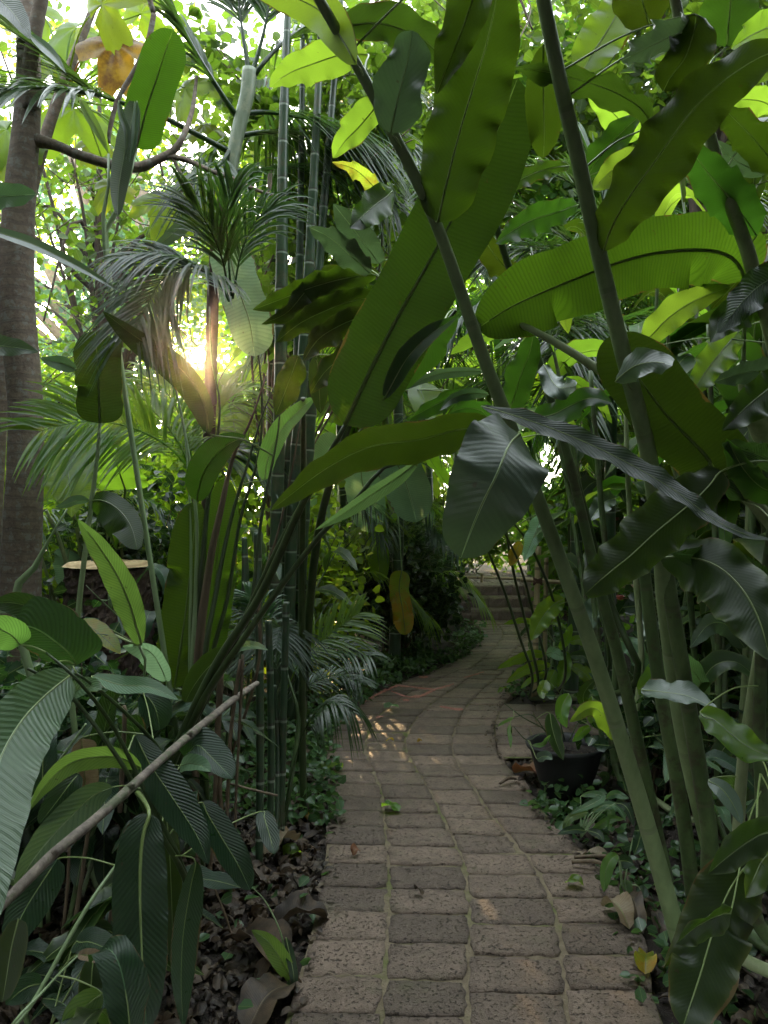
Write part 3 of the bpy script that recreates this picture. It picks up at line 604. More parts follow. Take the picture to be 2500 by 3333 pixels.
branch([(700, 672, 4.6), (800, 690, 4.6), (900, 735, 4.6), (1000, 770, 4.7), (1120, 825, 4.8), (1250, 860, 4.9)], [28, 24, 22, 20, 15, 10])
branch([(740, 665, 4.6), (775, 740, 4.6), (830, 810, 4.6)], [16, 14, 10]); branch([(690, 700, 4.6), (705, 760, 4.6)], [12, 9])
branch([(665, 60, 4.3), (640, 180, 4.3), (590, 290, 4.3), (510, 430, 4.3), (475, 560, 4.3), (472, 620, 4.3)], [22, 24, 22, 20, 18, 10])
branch([(665, 60, 4.3), (600, -160, 4.3), (480, -420, 4.4)], [22, 26, 34])

# stump
sx, sy = P('D', 236, 1215, 5.5)[:2]
sp = thing('tree_stump', 'thick sawn tree stump with dark flaking bark and pale cut top', 'stump', (sx, sy, 0.0))
n, k = 44, 26; V = []; 
for a in range(n):
    z = 1.12 * a / (n - 1) - 0.02
    for b in range(k * 3):
        th = b / (k * 3) * 2 * math.pi; r = 0.285 * (1 + 0.10 * max(0, .25 - z) * 4 * (1 + .5 * math.sin(th * 5)) * .5) + 0.012 * math.sin(th * 4 + 1) + 0.008 * math.sin(th * 9 + z * 4) + 0.020 * (NR.rand() - .5) + (0.014 if math.sin(th * 13 + math.sin(z * 9)) > .2 else 0)
        V.append((sx + r * math.cos(th), sy + r * math.sin(th), z))
m = k * 3; i = np.arange(n - 1)[:, None] * m; j = np.arange(m)[None, :]; j2 = (j + 1) % m
mb = MB(); mb.add(V, np.stack([i + j, i + j2, i + m + j2, i + m + j], -1).reshape(-1, 4)); mb.build('bark', 'stump_bark', sp, smooth=False)
mb = MB(); rings = 8; V = [(sx, sy, 1.145)]; F = []
for a in range(1, rings + 1):
    for b in range(48):
        th = b / 48 * 2 * math.pi; r = 0.305 * a / rings * (1 + .04 * math.sin(th * 4 + 1) + .02 * math.sin(th * 11))
        V.append((sx + r * math.cos(th), sy + r * math.sin(th), 1.145 - (0.03 if a == rings else 0) - .0 * a))
for b in range(48): F.append([0, 1 + b, 1 + (b + 1) % 48])
for a in range(rings - 1):
    for b in range(48): q = 1 + a * 48; F.append([q + b, q + 48 + b, q + 48 + (b + 1) % 48, q + (b + 1) % 48])
mb.add(V, F); mb.build('cut_top', 'cut', sp, smooth=False)

# bare wooden pole leaning through the plants
pp = [(-90, 1045, 1.42), (35, 930, 1.5), (230, 748, 1.6), (400, 600, 1.72), (560, 465, 1.85), (640, 390, 1.95), (810, 235, 2.3), (1000, 85, 2.7), (1110, 0, 2.95)]
mb = MB(); ws = [54, 50, 47, 44, 42, 36, 36, 30, 22]; tube(mb, [p + np.array([0, R.uniform(-.004, .004), R.uniform(-.004, .004)]) for p in W('e', pp)], WR('e', pp, ws), 12, 70, rough=.09)
for (x, y, Yk) in ((232, 742, 1.6), (815, 228, 2.3), (560, 455, 1.85)):
    q = P('e', x, y, Yk); tube(mb, [q, q + np.array([.012, -.012, .014])], [.012, .005], 7, 4)
fp = mb.build('wooden_pole', 'wood', None); tag(fp, 'bare weathered grey pole leaning diagonally through the broad leaves', 'pole')

# bamboo handrail
fe = thing('bamboo_railing', 'low railing of tied pale bamboo rods at the right of the far path', 'railing', (1.27, 6.2, 0))
def rod(fr, pts, w, name, sides=8):
    mb = MB(); tube(mb, W(fr, pts), WR(fr, pts, [w] * len(pts)), sides, 24, knots=.3); return mb.build(name, 'bamboo_dry', fe)
rod('D', [(1154, 1512, 6.15), (1158, 1340, 6.15), (1163, 1180, 6.15)], 13, 'post'); rod('D', [(1176, 1470, 6.9), (1180, 1200, 6.9)], 10, 'post')
rod('D', [(1125, 1252, 6.1), (1300, 1263, 6.2), (1420, 1270, 6.3)], 9, 'rail')
rod('D', [(1010, 1247, 11.8), (1130, 1250, 11.9), (1190, 1250, 12)], 6, 'rail'); rod('D', [(1040, 1262, 11.8), (1042, 1240, 11.8)], 7, 'post')
mb = MB()
for k in range(7): 
    c = P('D', 1160, 1255, 6.1); a = k * .5; tube(mb, [c + np.array([-.035, -.03, .03 * math.cos(a)]), c + np.array([0, -.04, .012 * math.sin(a * 3)]), c + np.array([.035, -.03, -.03 * math.cos(a)])], [.006, .006, .006], 5, 8)
mb.build('twine_knot', 'twine', fe)

# pot
pc = np.array([P('D', 1222, 1600, 4.15)[0], 4.15, 0.0])
pt = thing('plant_pot', 'round black plastic pot standing where the side path leaves', 'pot', tuple(pc))
prf = [(.0, .02), (.12, -.03), (.13, .0), (.165, .12), (.19, .22), (.21, .235), (.215, .252), (.2, .258), (.185, .245), (.175, .21)]
V = []; m = 40
for r, z in prf:
    for b in range(m): th = b / m * 6.28318; V.append((pc[0] + r * math.cos(th), pc[1] + r * math.sin(th), z))
i = np.arange(len(prf) - 1)[:, None] * m; j = np.arange(m)[None, :]; j2 = (j + 1) % m
mb = MB(); mb.add(V, np.stack([i + j, i + j2, i + m + j2, i + m + j], -1).reshape(-1, 4)); mb.build('bowl', 'pot', pt)
mb = MB(); V = []
for a in range(7):
    for b in range(24): th = b / 24 * 6.28318; r = .178 * a / 6; V.append((pc[0] + r * math.cos(th), pc[1] + r * math.sin(th), .20 + .02 * NR.rand()))
i = np.arange(6)[:, None] * 24; j = np.arange(24)[None, :]; j2 = (j + 1) % 24
mb.add(V, np.stack([i + j, i + j2, i + 24 + j2, i + 24 + j], -1).reshape(-1, 4)); mb.build('potting_soil', 'soil', pt, smooth=False)

# ------------------------------------------------------------------ the plants one can tell apart in front, right side
def plant(name, label, cat, foot, **kw): return Plant(name, label, cat, (foot[0], foot[1], 0.0), **kw)
g = plant('ginger_plant', 'tall ginger cane leaning left over the path, broad wavy leaves at its top', 'ginger', (1.03, 2.6))
sp_ = [(1485, 2095, 2.56), (1400, 1790, 2.38), (1305, 1480, 2.2), (1225, 1250, 2.05), (1150, 1045, 1.95), (1110, 940, 1.9), (1040, 760, 1.82), (945, 490, 1.7), (850, 290, 1.6), (765, 130, 1.52), (690, 0, 1.45), (620, -130, 1.4)]
g.stem(W('D', sp_), WR('D', sp_, [40, 37, 34, 32, 30, 30, 28, 26, 25, 24, 23, 21]), 'cane_grey', n=60, ground=False, sides=16)
g.leaf('b', 'ginger_olive', 'oval', (1.66, 1.5), 155, 160, [(232, 960), (268, 800), (330, 560), (400, 330), (445, 180), (480, 20), (505, -140)], fold=-.15, wave=.010, wfreq=10, tilt=12, n=50)
g.leaf('b', 'ginger_olive', 'lance', (1.38, 1.42), 85, 95, [(440, -260), (400, -60), (340, 120), (268, 300), (226, 408)], fold=.2, wave=.008, tilt=-15, n=36)
g.leaf('b', 'sheen', 'oval', (1.5, 1.42), 100, 115, [(30, 575), (50, 470), (75, 370), (105, 250), (120, 130)], fold=.3, wave=.012, tilt=20, n=36)
g.leaf('d', 'sheen', 'oval', (1.62, 1.5, 1.44, 1.44, 1.46, 1.5), 190, 185, [(585, 400), (540, 450), (490, 570), (430, 690), (375, 820), (332, 935)], fold=-.06, wave=.007, wfreq=9, tilt=2, n=44)
g.leaf('D', 'ginger_olive', 'lance', (1.9, 1.85, 1.75), 44, 46, [(1105, 935), (1010, 925), (905, 950), (800, 965), (700, 1015), (585, 1102)], fold=.2, wave=.004, tilt=35, n=44)
g.leaf('a', 'ginger_bright', 'lance', (1.62, 1.9), 72, 75, [(1590, 235), (1480, 235), (1340, 280), (1240, 320), (1165, 376)], fold=.2, wave=.005, tilt=15)
g.leaf('a', 'ginger_bright', 'lance', (1.6, 1.85), 55, 70, [(1640, 440), (1600, 490), (1540, 560), (1490, 610), (1438, 682)], fold=.2, wave=.005, tilt=-15)
g.leaf('D', 'ginger_bright', 'lance', (1.45, 1.6), 38, 42, [(770, 140), (700, 30), (600, -20), (480, -70)], fold=.2, tilt=15)
g.leaf('D', 'ginger', 'lance', (1.5, 1.6), 40, 40, [(735, 60), (820, 50), (920, 90), (985, 160)], fold=.2, wave=.008, tilt=20)

h = plant('ginger_plant', 'stout ginger cane standing upright between the large wavy leaves on the right', 'ginger', (1.22, 2.85))
sp_ = [(1548, 1890, 2.85), (1480, 1600, 2.6), (1440, 1330, 2.4), (1425, 1150, 2.2), (1398, 970, 2.05), (1345, 760, 1.9), (1292, 540, 1.78), (1250, 350, 1.68), (1215, 200, 1.6), (1168, -30, 1.5), (1150, -160, 1.45)]
h.stem(W('D', sp_), WR('D', sp_, [38, 37, 36, 36, 36, 35, 34, 33, 32, 31, 30]), 'cane_grey', n=60, ground=False, sides=16)
h.leaf('b', 'ginger_olive', 'lance', (1.76, 1.6, 1.4), 125, 140, [(948, 1085), (985, 980), (1060, 850), (1190, 670), (1330, 480), (1480, 340), (1640, 240), (1800, 190)], fold=-.12, wave=.014, wfreq=10, tilt=8, n=60)
h.leaf('b', 'ginger', 'lance', (1.7, 1.75, 1.6), 55, 65, [(1145, 540), (1110, 470), (1000, 400), (860, 350), (700, 310), (555, 292)], fold=.3, wave=.008, tilt=40, n=44)
h.leaf('b', 'ginger_olive', 'lance', (1.6, 1.9), 85, 80, [(690, 190), (688, 350), (690, 480), (692, 600), (688, 685)], fold=.15, tilt=15)
h.leaf('b', 'sheen', 'lance', (1.62, 1.5), 62, 68, [(1345, 120), (1260, 150), (1170, 190), (1090, 230), (1025, 262)], fold=-.2, wave=.012, tilt=30)
h.leaf('b', 'ginger_olive', 'oval', (1.6, 1.6), 95, 100, [(1350, 60), (1335, 150), (1300, 250), (1240, 330), (1205, 395)], fold=.2, wave=.010, tilt=10)
h.leaf('d', 'sheen', 'lance', (1.75, 1.6), 66, 60, [(1000, 175), (1060, 120), (1120, 95), (1190, 90), (1245, 105)], fold=-.2, wave=.010, tilt=25)
h.leaf('b', 'ginger_bright', 'oval', (2.0, 2.1), 95, 95, [(855, 310), (900, 230), (960, 140), (1010, 50), (1040, -40)], fold=.2, wave=.006, tilt=10)

q = plant('ginger_plant', 'ginger cane with silver-edged leaves close behind the upright cane', 'ginger', (1.45, 3.1))
sp_ = [(1440, 1900, 3.1), (1350, 1480, 2.9), (1290, 1250, 2.8), (1225, 980, 2.7), (1180, 830, 2.65), (1120, 640, 2.6), (1070, 480, 2.5), (1060, 380, 2.45)]
q.stem(W('D', sp_), WR('D', sp_, [30, 27, 24, 20, 18, 16, 14, 10]), 'cane', n=50, ground=False, sides=12)
q.leaf('b', 'ginger', 'lance', (2.6, 2.3), 60, 65, [(838, 885), (740, 920), (640, 950), (550, 1000), (482, 1052)], fold=.2, wave=.012, tilt=20)
q.leaf('b', 'ginger', 'narrow', (2.5, 2.2), 38, 42, [(800, 715), (700, 730), (600, 770), (510, 820), (442, 872)], fold=.2, wave=.012, tilt=20)
q.leaf('b', 'ginger_olive', 'lance', (2.7, 2.5), 65, 60, [(562, 1195), (500, 1130), (450, 1060), (410, 990), (370, 920)], fold=.2, wave=.016, tilt=25)
q.leaf('b', 'sheen', 'lance', (2.5, 2.1), 62, 66, [(600, 1190), (560, 1250), (500, 1300), (440, 1370), (392, 1425)], fold=-.2, wave=.010, tilt=20)
q.leaf('d', 'ginger', 'oval', (2.4, 2.2), 60, 66, [(540, 310), (560, 250), (590, 150), (630, 50), (645, -30)], fold=.2, wave=.008, tilt=20)
q.leaf('d', 'sheen', 'oval', (2.5, 2.3), 42, 48, [(690, 100), (740, 190), (790, 200), (830, 190)], fold=-.2, wave=.012, tilt=20)
q.leaf('d', 'ginger', 'lance', (2.5, 2.3), 60, 66, [(640, 330), (720, 320), (800, 280), (890, 245), (985, 265)], fold=.2, wave=.012, tilt=25)
q.leaf('d', 'ginger', 'lance', (2.6, 2.4), 50, 50, [(560, 420), (480, 370), (420, 300), (340, 290), (280, 310)], fold=.2, wave=.010, tilt=25)

# the dark broad-leaved plant low on the right
r_ = plant('ginger_plant', 'bushy ginger of dark broad leaves at the right edge, its lowest leaf holed', 'ginger', (1.5, 2.4))
for sp_, ws, mt in (([(1560, 1960, 2.7), (1530, 1780, 2.6), (1480, 1480, 2.45), (1440, 1230, 2.3), (1425, 1050, 2.2)], [37, 36, 34, 30, 25], 'cane'),
                    ([(1500, 1960, 2.9), (1475, 1760, 2.8), (1420, 1450, 2.7), (1385, 1180, 2.6)], [32, 31, 29, 24], 'cane'),
                    ([(1640, 2000, 2.3), (1648, 1800, 2.25), (1640, 1560, 2.2), (1655, 1250, 2.1), (1690, 1000, 2.0)], [30, 29, 27, 24, 20], 'cane'),
                    ([(1575, 2050, 2.4), (1590, 1880, 2.35), (1605, 1640, 2.3), (1640, 1400, 2.2)], [28, 26, 24, 20], 'cane_pale')):
    r_.stem(W('D', sp_), WR('D', sp_, ws), mt, n=36, sides=14)
r_.leaf('d', 'ginger', 'oval', (1.9, 1.75, 1.65), 115, 130, [(1460, 560), (1380, 650), (1290, 730), (1180, 820), (1060, 930), (960, 1010), (868, 1092)], fold=-.15, wave=.012, wfreq=9, tilt=10, n=50)
r_.leaf('d', 'ginger', 'lance', (1.9, 1.7, 1.6), 120, 165, [(1190, 930), (1300, 930), (1430, 965), (1540, 1060), (1620, 1200), (1670, 1380)], fold=-.25, wave=.012, wfreq=9, tilt=12, n=50)
r_.leaf('f', 'ginger_olive', 'oval', (1.75, 1.6, 1.5), 150, 145, [(1600, 740), (1490, 900), (1420, 1080), (1370, 1250), (1320, 1400), (1290, 1490)], fold=.1, wave=.006, tilt=10, n=44, tear=3)
r_.leaf('f', 'ginger', 'lance', (1.7, 1.6), 60, 80, [(1700, 620), (1600, 670), (1500, 740), (1400, 825)], fold=.3, wave=.006, tilt=30)
r_.leaf('f', 'ginger', 'lance', (1.55, 1.45), 50, 40, [(1500, 985), (1430, 1010), (1340, 1060), (1260, 1130)], fold=.4, wave=.006, tilt=45)
r_.leaf('f', 'ginger_bright', 'lance', (1.9, 1.7), 62, 70, [(1365, 128), (1440, 170), (1520, 240), (1620, 300), (1740, 330)], fold=.25, wave=.010, tilt=20)
r_.leaf('f', 'ginger_bright', 'lance', (1.8, 1.65), 70, 60, [(1720, 700), (1640, 760), (1600, 840), (1560, 930)], fold=.25, wave=.010, tilt=20)
r_.leaf('f', 'sheen', 'lance', (2.3, 2.2), 36, 40, [(1400, 420), (1460, 460), (1510, 530), (1545, 610)], fold=.2, tilt=20)
r_.leaf('f', 'sheen', 'lance', (2.4, 2.2), 50, 40, [(1110, 30), (1200, 40), (1320, 60), (1440, 120)], fold=.2, wave=.008, tilt=40)
r_.leaf('d', 'heliconia', 'lance', (2.2, 2.1), 60, 60, [(1560, 690), (1530, 620), (1490, 530), (1450, 430)], fold=.2, wave=.01, tilt=20)
r_.leaf('d', 'heliconia', 'lance', (2.1, 1.9), 60, 60, [(1700, 540), (1640, 500), (1560, 470), (1460, 440)], fold=.2, wave=.01, tilt=20)
r_.leaf('d', 'ginger', 'lance', (2.1, 1.9), 70, 60, [(1750, 640), (1650, 640), (1560, 560), (1480, 420)], fold=.2, wave=.01, tilt=20)
r_.leaf('D', 'heliconia', 'lance', (2.0, 1.8), 42, 40, [(1700, 1360), (1640, 1270), (1560, 1210), (1450, 1195)], fold=.2, wave=.01, tilt=20)

th = plant('ginger_plant', 'stand of thin upright green canes crowded at the right edge', 'ginger', (1.75, 3.4))
for sp_, ws, mt in (([(1560, 1760, 3.4), (1552, 1400, 3.35), (1540, 1000, 3.3), (1530, 700, 3.2)], [16, 15, 13, 9], 'cane'), ([(1600, 1770, 3.5), (1612, 1400, 3.4), (1620, 1000, 3.3), (1640, 720, 3.2)], [17, 15, 13, 9], 'cane_pale'),
                    ([(1530, 1760, 3.6), (1500, 1400, 3.5), (1470, 1050, 3.4), (1440, 700, 3.3)], [15, 14, 12, 8], 'cane'), ([(1640, 1760, 3.3), (1650, 1300, 3.3), (1655, 900, 3.2), (1650, 600, 3.1)], [18, 16, 14, 10], 'cane'),
                    ([(1350, 1700, 3.9), (1330, 1400, 3.8), (1300, 1100, 3.7), (1275, 800, 3.6)], [16, 15, 13, 9], 'cane'), ([(1390, 1700, 3.8), (1385, 1400, 3.8), (1360, 1100, 3.7), (1350, 850, 3.6)], [14, 13, 12, 8], 'cane_pale')):
    th.stem(W('D', sp_), WR('D', sp_, ws), mt, n=36, sides=10)
for pts, wl, mt in (([(1530, 1500), (1490, 1440), (1450, 1420), (1400, 1440)], 22, 'heliconia_pale'), ([(1610, 1400), (1570, 1350), (1530, 1350), (1490, 1400)], 24, 'sheen'), ([(1540, 1650), (1580, 1600), (1620, 1600), (1650, 1640)], 24, 'ginger'), ([(1500, 1500), (1540, 1440), (1590, 1430), (1640, 1470)], 24, 'ginger'),
                    ([(1330, 1600), (1300, 1540), (1270, 1530), (1230, 1560)], 20, 'ginger_bright'), ([(1640, 1050), (1600, 1000), (1560, 990), (1500, 1020)], 26, 'ginger_bright'), ([(1380, 1500), (1420, 1450), (1460, 1450), (1500, 1500)], 20, 'ginger_bright'), ([(1620, 1750), (1590, 1700), (1560, 1700), (1520, 1730)], 22, 'heliconia_lit')):
    th.leaf('D', mt, 'lance', (3.3, 3.15), wl, wl, pts, fold=.25, tilt=20, wave=.006, n=24)
s_ = plant('ginger_plant', 'tall ginger at the upper right corner with yellow-green wavy leaves', 'ginger', (1.9, 2.7))
for sp_, ws in (([(1750, 1500, 2.6), (1700, 900, 2.4), (1620, 560, 2.2), (1570, 420, 2.1), (1480, 100, 1.9), (1440, -100, 1.8)], [34, 32, 30, 27, 24, 20]),
                ([(1800, 1400, 2.5), (1700, 1180, 2.3), (1600, 1055, 2.2), (1520, 960, 2.15), (1380, 860, 2.1), (1250, 770, 2.15), (1110, 695, 2.2), (1020, 690, 2.3)], [34, 32, 30, 26, 22, 18, 13, 6])):
    s_.stem(W('D', sp_), WR('D', sp_, ws), 'cane_pale', n=44, sides=12)
s_.leaf('b', 'ginger', 'lance', (2.2, 1.9), 95, 100, [(1610, 1020), (1550, 930), (1480, 840), (1410, 760), (1350, 680), (1290, 600)], fold=.15, wave=.012, tilt=12)
s_.leaf('b', 'ginger_olive', 'lance', (2.1, 1.9), 80, 80, [(1720, 760), (1640, 650), (1570, 570), (1500, 500), (1450, 450)], fold=.15, wave=.012, tilt=12)
s_.leaf('b', 'sheen', 'lance', (2.2, 2.1), 46, 60, [(1640, 760), (1570, 720), (1500, 680), (1430, 605)], fold=.2, wave=.010, tilt=20)
s_.leaf('b', 'ginger_bright', 'lance', (2.0, 1.8), 80, 80, [(1780, 60), (1680, 110), (1590, 150), (1500, 210)], fold=.2, wave=.010, tilt=12)
s_.leaf('b', 'ginger_olive', 'oval', (2.0, 1.9), 110, 110, [(1150, 110), (1120, 20), (1090, -90), (1060, -200)], fold=.2, wave=.008, tilt=12)
s_.leaf('b', 'ginger', 'oval', (2.1, 2.0), 110, 120, [(1480, 200), (1490, 90), (1500, -20), (1510, -140)], fold=.2, wave=.010, tilt=12)
s_.leaf('b', 'ginger_bright', 'lance', (2.3, 2.2), 70, 64, [(1180, 760), (1120, 700), (1010, 720), (940, 780), (900, 815)], fold=.2, wave=.008, tilt=12)
s_.leaf('b', 'ginger', 'lance', (2.4, 2.2), 62, 66, [(880, 760), (930, 680), (1000, 600), (1060, 540), (1115, 495)], fold=.2, wave=.010, tilt=12)
s_.leaf('b', 'ginger_bright', 'lance', (2.4, 2.3), 60, 60, [(1100, 600), (1020, 520), (950, 450), (880, 410)], fold=.2, wave=.010, tilt=12)
s_.leaf('b', 'ginger_bright', 'lance', (2.2, 2.1), 66, 60, [(1700, 480), (1640, 440), (1560, 430), (1500, 440)], fold=.2, wave=.010, tilt=12)
s_.leaf('d', 'ginger_bright', 'lance', (2.4, 2.2), 76, 76, [(1530, -40), (1460, 40), (1390, 130), (1325, 235)], fold=.2, wave=.012, tilt=12)
s_.leaf('d', 'sheen', 'lance', (2.2, 2.0), 50, 60, [(1720, 150), (1640, 130), (1540, 140), (1425, 175)], fold=.2, wave=.008, tilt=22)
s_.leaf('d', 'ginger', 'lance', (2.0, 1.8), 90, 80, [(1760, 120), (1680, 190), (1580, 270), (1460, 385)], fold=.2, wave=.010, tilt=12)
s_.leaf('b', 'ginger', 'lance', (2.3, 2.1), 70, 80, [(1640, 1320), (1560, 1340), (1470, 1390), (1410, 1480)], fold=.2, wave=.010, tilt=12)
s_.leaf('b', 'heliconia', 'lance', (2.1, 1.9), 80, 80, [(1760, 1180), (1660, 1210), (1560, 1290), (1440, 1440)], fold=.2, wave=.010, tilt=12)
s_.leaf('b', 'ginger_bright', 'lance', (2.5, 2.3), 66, 62, [(1120, 1500), (1200, 1400), (1320, 1310), (1500, 1235)], fold=.2, wave=.006, tilt=12)

# banana: the long leaves
bn = plant('banana_plant', 'banana plant behind the right canes with one bright striped leaf reaching left', 'banana', (2.3, 3.4))
sp_ = [(1800, 1500, 3.2), (1740, 1100, 2.9), (1640, 900, 2.6), (1606, 790, 2.4)]
bn.stem(W('D', sp_), WR('D', sp_, [110, 90, 60, 30]), 'cane_pale', n=30, sides=14)
bn.leaf('b', 'banana_mid', 'banana', (2.35, 2.3, 2.15), 150, 150, [(1560, 1210), (1500, 1110), (1380, 1080), (1200, 1090), (1040, 1125), (800, 1215), (560, 1320), (400, 1420)], fold=.12, wave=.006, wfreq=3, tilt=8, n=64, rag=.03, tear=2, m=12)
bn.leaf('d', 'banana', 'banana', (2.1, 1.9), 135, 165, [(1445, 580), (1380, 480), (1240, 340), (1130, 200), (1050, 80), (1000, -40)], fold=.12, wave=.005, wfreq=3, tilt=10, n=50, rag=.03, m=12)
bn.leaf('d', 'heliconia', 'narrow', (1.7, 1.5, 1.35), 40, 55, [(420, 280), (560, 320), (720, 375), (900, 450), (1080, 540), (1250, 640), (1400, 750), (1540, 830), (1700, 860)], fold=.3, wave=.004, tilt=42, n=60, attach=False)

# heliconia clump with the long slanting stalks, left of the path
lf_ = plant('banana_plant', 'slender banana plant slanting right over the path with dark petioles and striped leaves', 'banana', (-.72, 2.75), sm='petiole')
for sp_, ws in (([(330, 1760, 2.7), (395, 1585, 2.6), (470, 1430, 2.5), (560, 1290, 2.4), (655, 1085, 2.25), (748, 915, 2.1)], [22, 20, 19, 18, 15, 10]),
                ([(350, 1740, 2.7), (430, 1530, 2.55), (540, 1360, 2.4), (680, 1170, 2.3), (760, 1090, 2.2), (830, 1010, 2.15), (905, 995, 2.1)], [18, 16, 14, 12, 10, 8, 6]),
                ([(370, 1700, 2.75), (500, 1400, 2.55), (640, 1110, 2.35), (760, 960, 2.2), (880, 800, 2.1), (985, 670, 2.0)], [16, 14, 13, 12, 9, 7])):
    lf_.stem(W('D', sp_), WR('D', sp_, ws), 'petiole', n=40)
lf_.leaf('D', 'banana', 'banana', (2.1, 1.95, 1.8), 82, 92, [(745, 918), (800, 800), (862, 680), (930, 560), (1000, 430), (1065, 300), (1118, 170)], fold=.10, wave=.006, wfreq=3, tilt=8, n=60, m=12, rag=.02)
lf_.leaf('D', 'heliconia_pale', 'narrow', (2.1, 2.15), 16, 18, [(905, 995), (860, 1030), (800, 1070), (740, 1110), (680, 1145)], fold=.3, tilt=35)
lf_.leaf('d', 'ginger', 'lance', (2.05, 1.95), 45, 45, [(0, 250), (60, 140), (110, 60), (200, -30), (320, -110)], fold=.25, tilt=25)
lf_.leaf('D', 'ginger', 'lance', (2.3, 2.4), 46, 46, [(985, 670), (930, 720), (900, 760), (800, 830), (740, 880)], fold=.25, wave=.004, tilt=30)

# dark overlapping leaves in the middle
dk = plant('ginger_plant', 'shaded ginger in the middle whose dark ruffled leaves hang in tiers', 'ginger', (-.62, 4.6))
sp_ = [(805, 1612, 4.9), (800, 1300, 4.0), (790, 900, 3.3), (850, 760, 3.0), (900, 640, 2.8)]
sp_ = [(640, 1640, 4.4), (680, 1200, 3.6), (740, 960, 3.2), (815, 750, 2.9), (840, 560, 2.7)]
dk.stem(W('D', sp_), WR('D', sp_, [20, 18, 15, 13, 8]), 'petiole', n=40)
for pts, wl, wr in (([(1640, 1180), (1500, 1200), (1350, 1240), (1220, 1290), (1092, 1338)], 58, 62), ([(1640, 1280), (1520, 1300), (1400, 1345), (1290, 1400), (1190, 1480)], 60, 66),
                    ([(1650, 1360), (1560, 1370), (1460, 1410), (1370, 1470), (1310, 1560)], 58, 60), ([(1640, 1440), (1570, 1470), (1480, 1540), (1400, 1610), (1340, 1700)], 60, 56),
                    ([(1560, 1150), (1450, 1180), (1330, 1250), (1240, 1350), (1130, 1400)], 48, 46)):
    dk.leaf('a', 'ginger_olive', 'lance', (2.85, 2.7), wl, wr, pts, fold=.25, wave=.012, wfreq=10, tilt=25)
dk.leaf('c', 'ginger_olive', 'lance', (2.9, 2.9), 42, 46, [(1370, 60), (1375, 140), (1380, 230), (1385, 312)], fold=.15, tilt=15)
dk.leaf('c', 'ginger_olive', 'lance', (2.9, 2.9), 60, 55, [(1290, 60), (1260, 140), (1230, 220), (1190, 320)], fold=.15, wave=.01, tilt=15)
dk.leaf('a', 'sheen', 'lance', (2.75, 2.5), 62, 66, [(1640, 1140), (1580, 1060), (1520, 980), (1440, 880)], fold=.2, wave=.012, tilt=20)
dk.leaf('a', 'sheen', 'lance', (2.75, 2.5), 56, 60, [(1600, 1180), (1520, 1110), (1430, 1030), (1335, 980)], fold=.2, wave=.012, tilt=20)
dk.leaf('a', 'ginger', 'lance', (2.7, 2.5), 70, 72, [(1700, 830), (1640, 870), (1580, 920), (1510, 985)], fold=.2, wave=.008, tilt=12)
dk.leaf('a', 'fade', 'narrow', (2.7, 2.5), 34, 40, [(1660, 860), (1600, 790), (1530, 730), (1435, 700)], fold=.3, wave=.012, tilt=20)
dk.leaf('d', 'sheen', 'narrow', (2.9, 2.7), 26, 28, [(450, 230), (370, 225), (290, 250), (240, 300)], fold=.3, tilt=30)
dk.leaf('d', 'ginger', 'lance', (2.9, 2.7), 40, 40, [(380, 230), (300, 240), (210, 280), (100, 340)], fold=.3, wave=.006, tilt=30)
dk.leaf('d', 'sheen', 'narrow', (2.9, 2.7), 22, 22, [(440, 130), (320, 130), (200, 150), (60, 220)], fold=.3, tilt=30)
dk.leaf('d', 'ginger_bright', 'lance', (3.0, 2.9), 70, 66, [(150, 180), (165, 230), (190, 290), (250, 345)], fold=.3, tilt=20)

# ------------------------------------------------------------------ left side
hl = plant('banana_plant', 'heliconia-like banana beside the stump, thin grey stalk and paddle leaf against the light', 'banana', tuple(P('D', 238, 1560, 3.0)[:2]), sm='petiole_pale')
sp_ = [(300, 1475, 3.0), (325, 1330, 3.0), (345, 1100, 3.0), (385, 780, 3.0), (420, 500, 3.0), (432, 352, 3.0)]
hl.stem(W('c', sp_), WR('c', sp_, [26, 26, 24, 22, 17, 12]), 'cane_grey', n=40)
sp_ = [(75, 1220, 3.0), (140, 1000, 3.0), (210, 860, 3.0), (290, 725, 3.0)]; hl.stem(W('c', sp_), WR('c', sp_, [36, 30, 12, 8]), 'petiole_pale', n=20)
hl.leaf('c', 'banana', 'banana', (3.0, 2.9), 92, 98, [(432, 355), (428, 260), (424, 150), (418, 50), (412, -45)], fold=.1, tilt=8, n=40, tear=2)
hl.leaf('c', 'banana_mid', 'oval', (3.0, 2.8), 55, 90, [(392, 690), (450, 690), (520, 735), (570, 810), (592, 900)], fold=-.2, tilt=15, n=36, tear=2)
hl.leaf('c', 'sheen', 'narrow', (3.0, 2.9), 20, 22, [(385, 690), (330, 688), (285, 705), (240, 715)], fold=-.2, tilt=30)
hl.leaf('c', 'heliconia_lit', 'lance', (2.7, 2.55), 62, 58, [(602, 1315), (580, 1200), (530, 1060), (470, 950), (400, 850), (336, 768)], fold=.2, wave=.003, tilt=15, n=40, rib_r=.005)
hl.stem([P('c', 620, 1475, 2.75), P('c', 602, 1315, 2.7)], [.006, .005], 'petiole_pale')
hl.leaf('c', 'banana_pale', 'lance', (2.9, 2.7), 52, 40, [(720, 1470), (690, 1400), (640, 1335), (530, 1315)], fold=.3, tilt=30)
hl.leaf('c', 'dry_pale', 'narrow', (2.6, 2.5), 24, 22, [(325, 1255), (320, 1190), (260, 1150), (190, 1140), (135, 1145)], fold=.3, tilt=30)
hl.leaf('c', 'fade', 'lance', (2.7, 2.6), 42, 40, [(345, 1205), (400, 1240), (460, 1290), (520, 1350)], fold=.2, tilt=30)

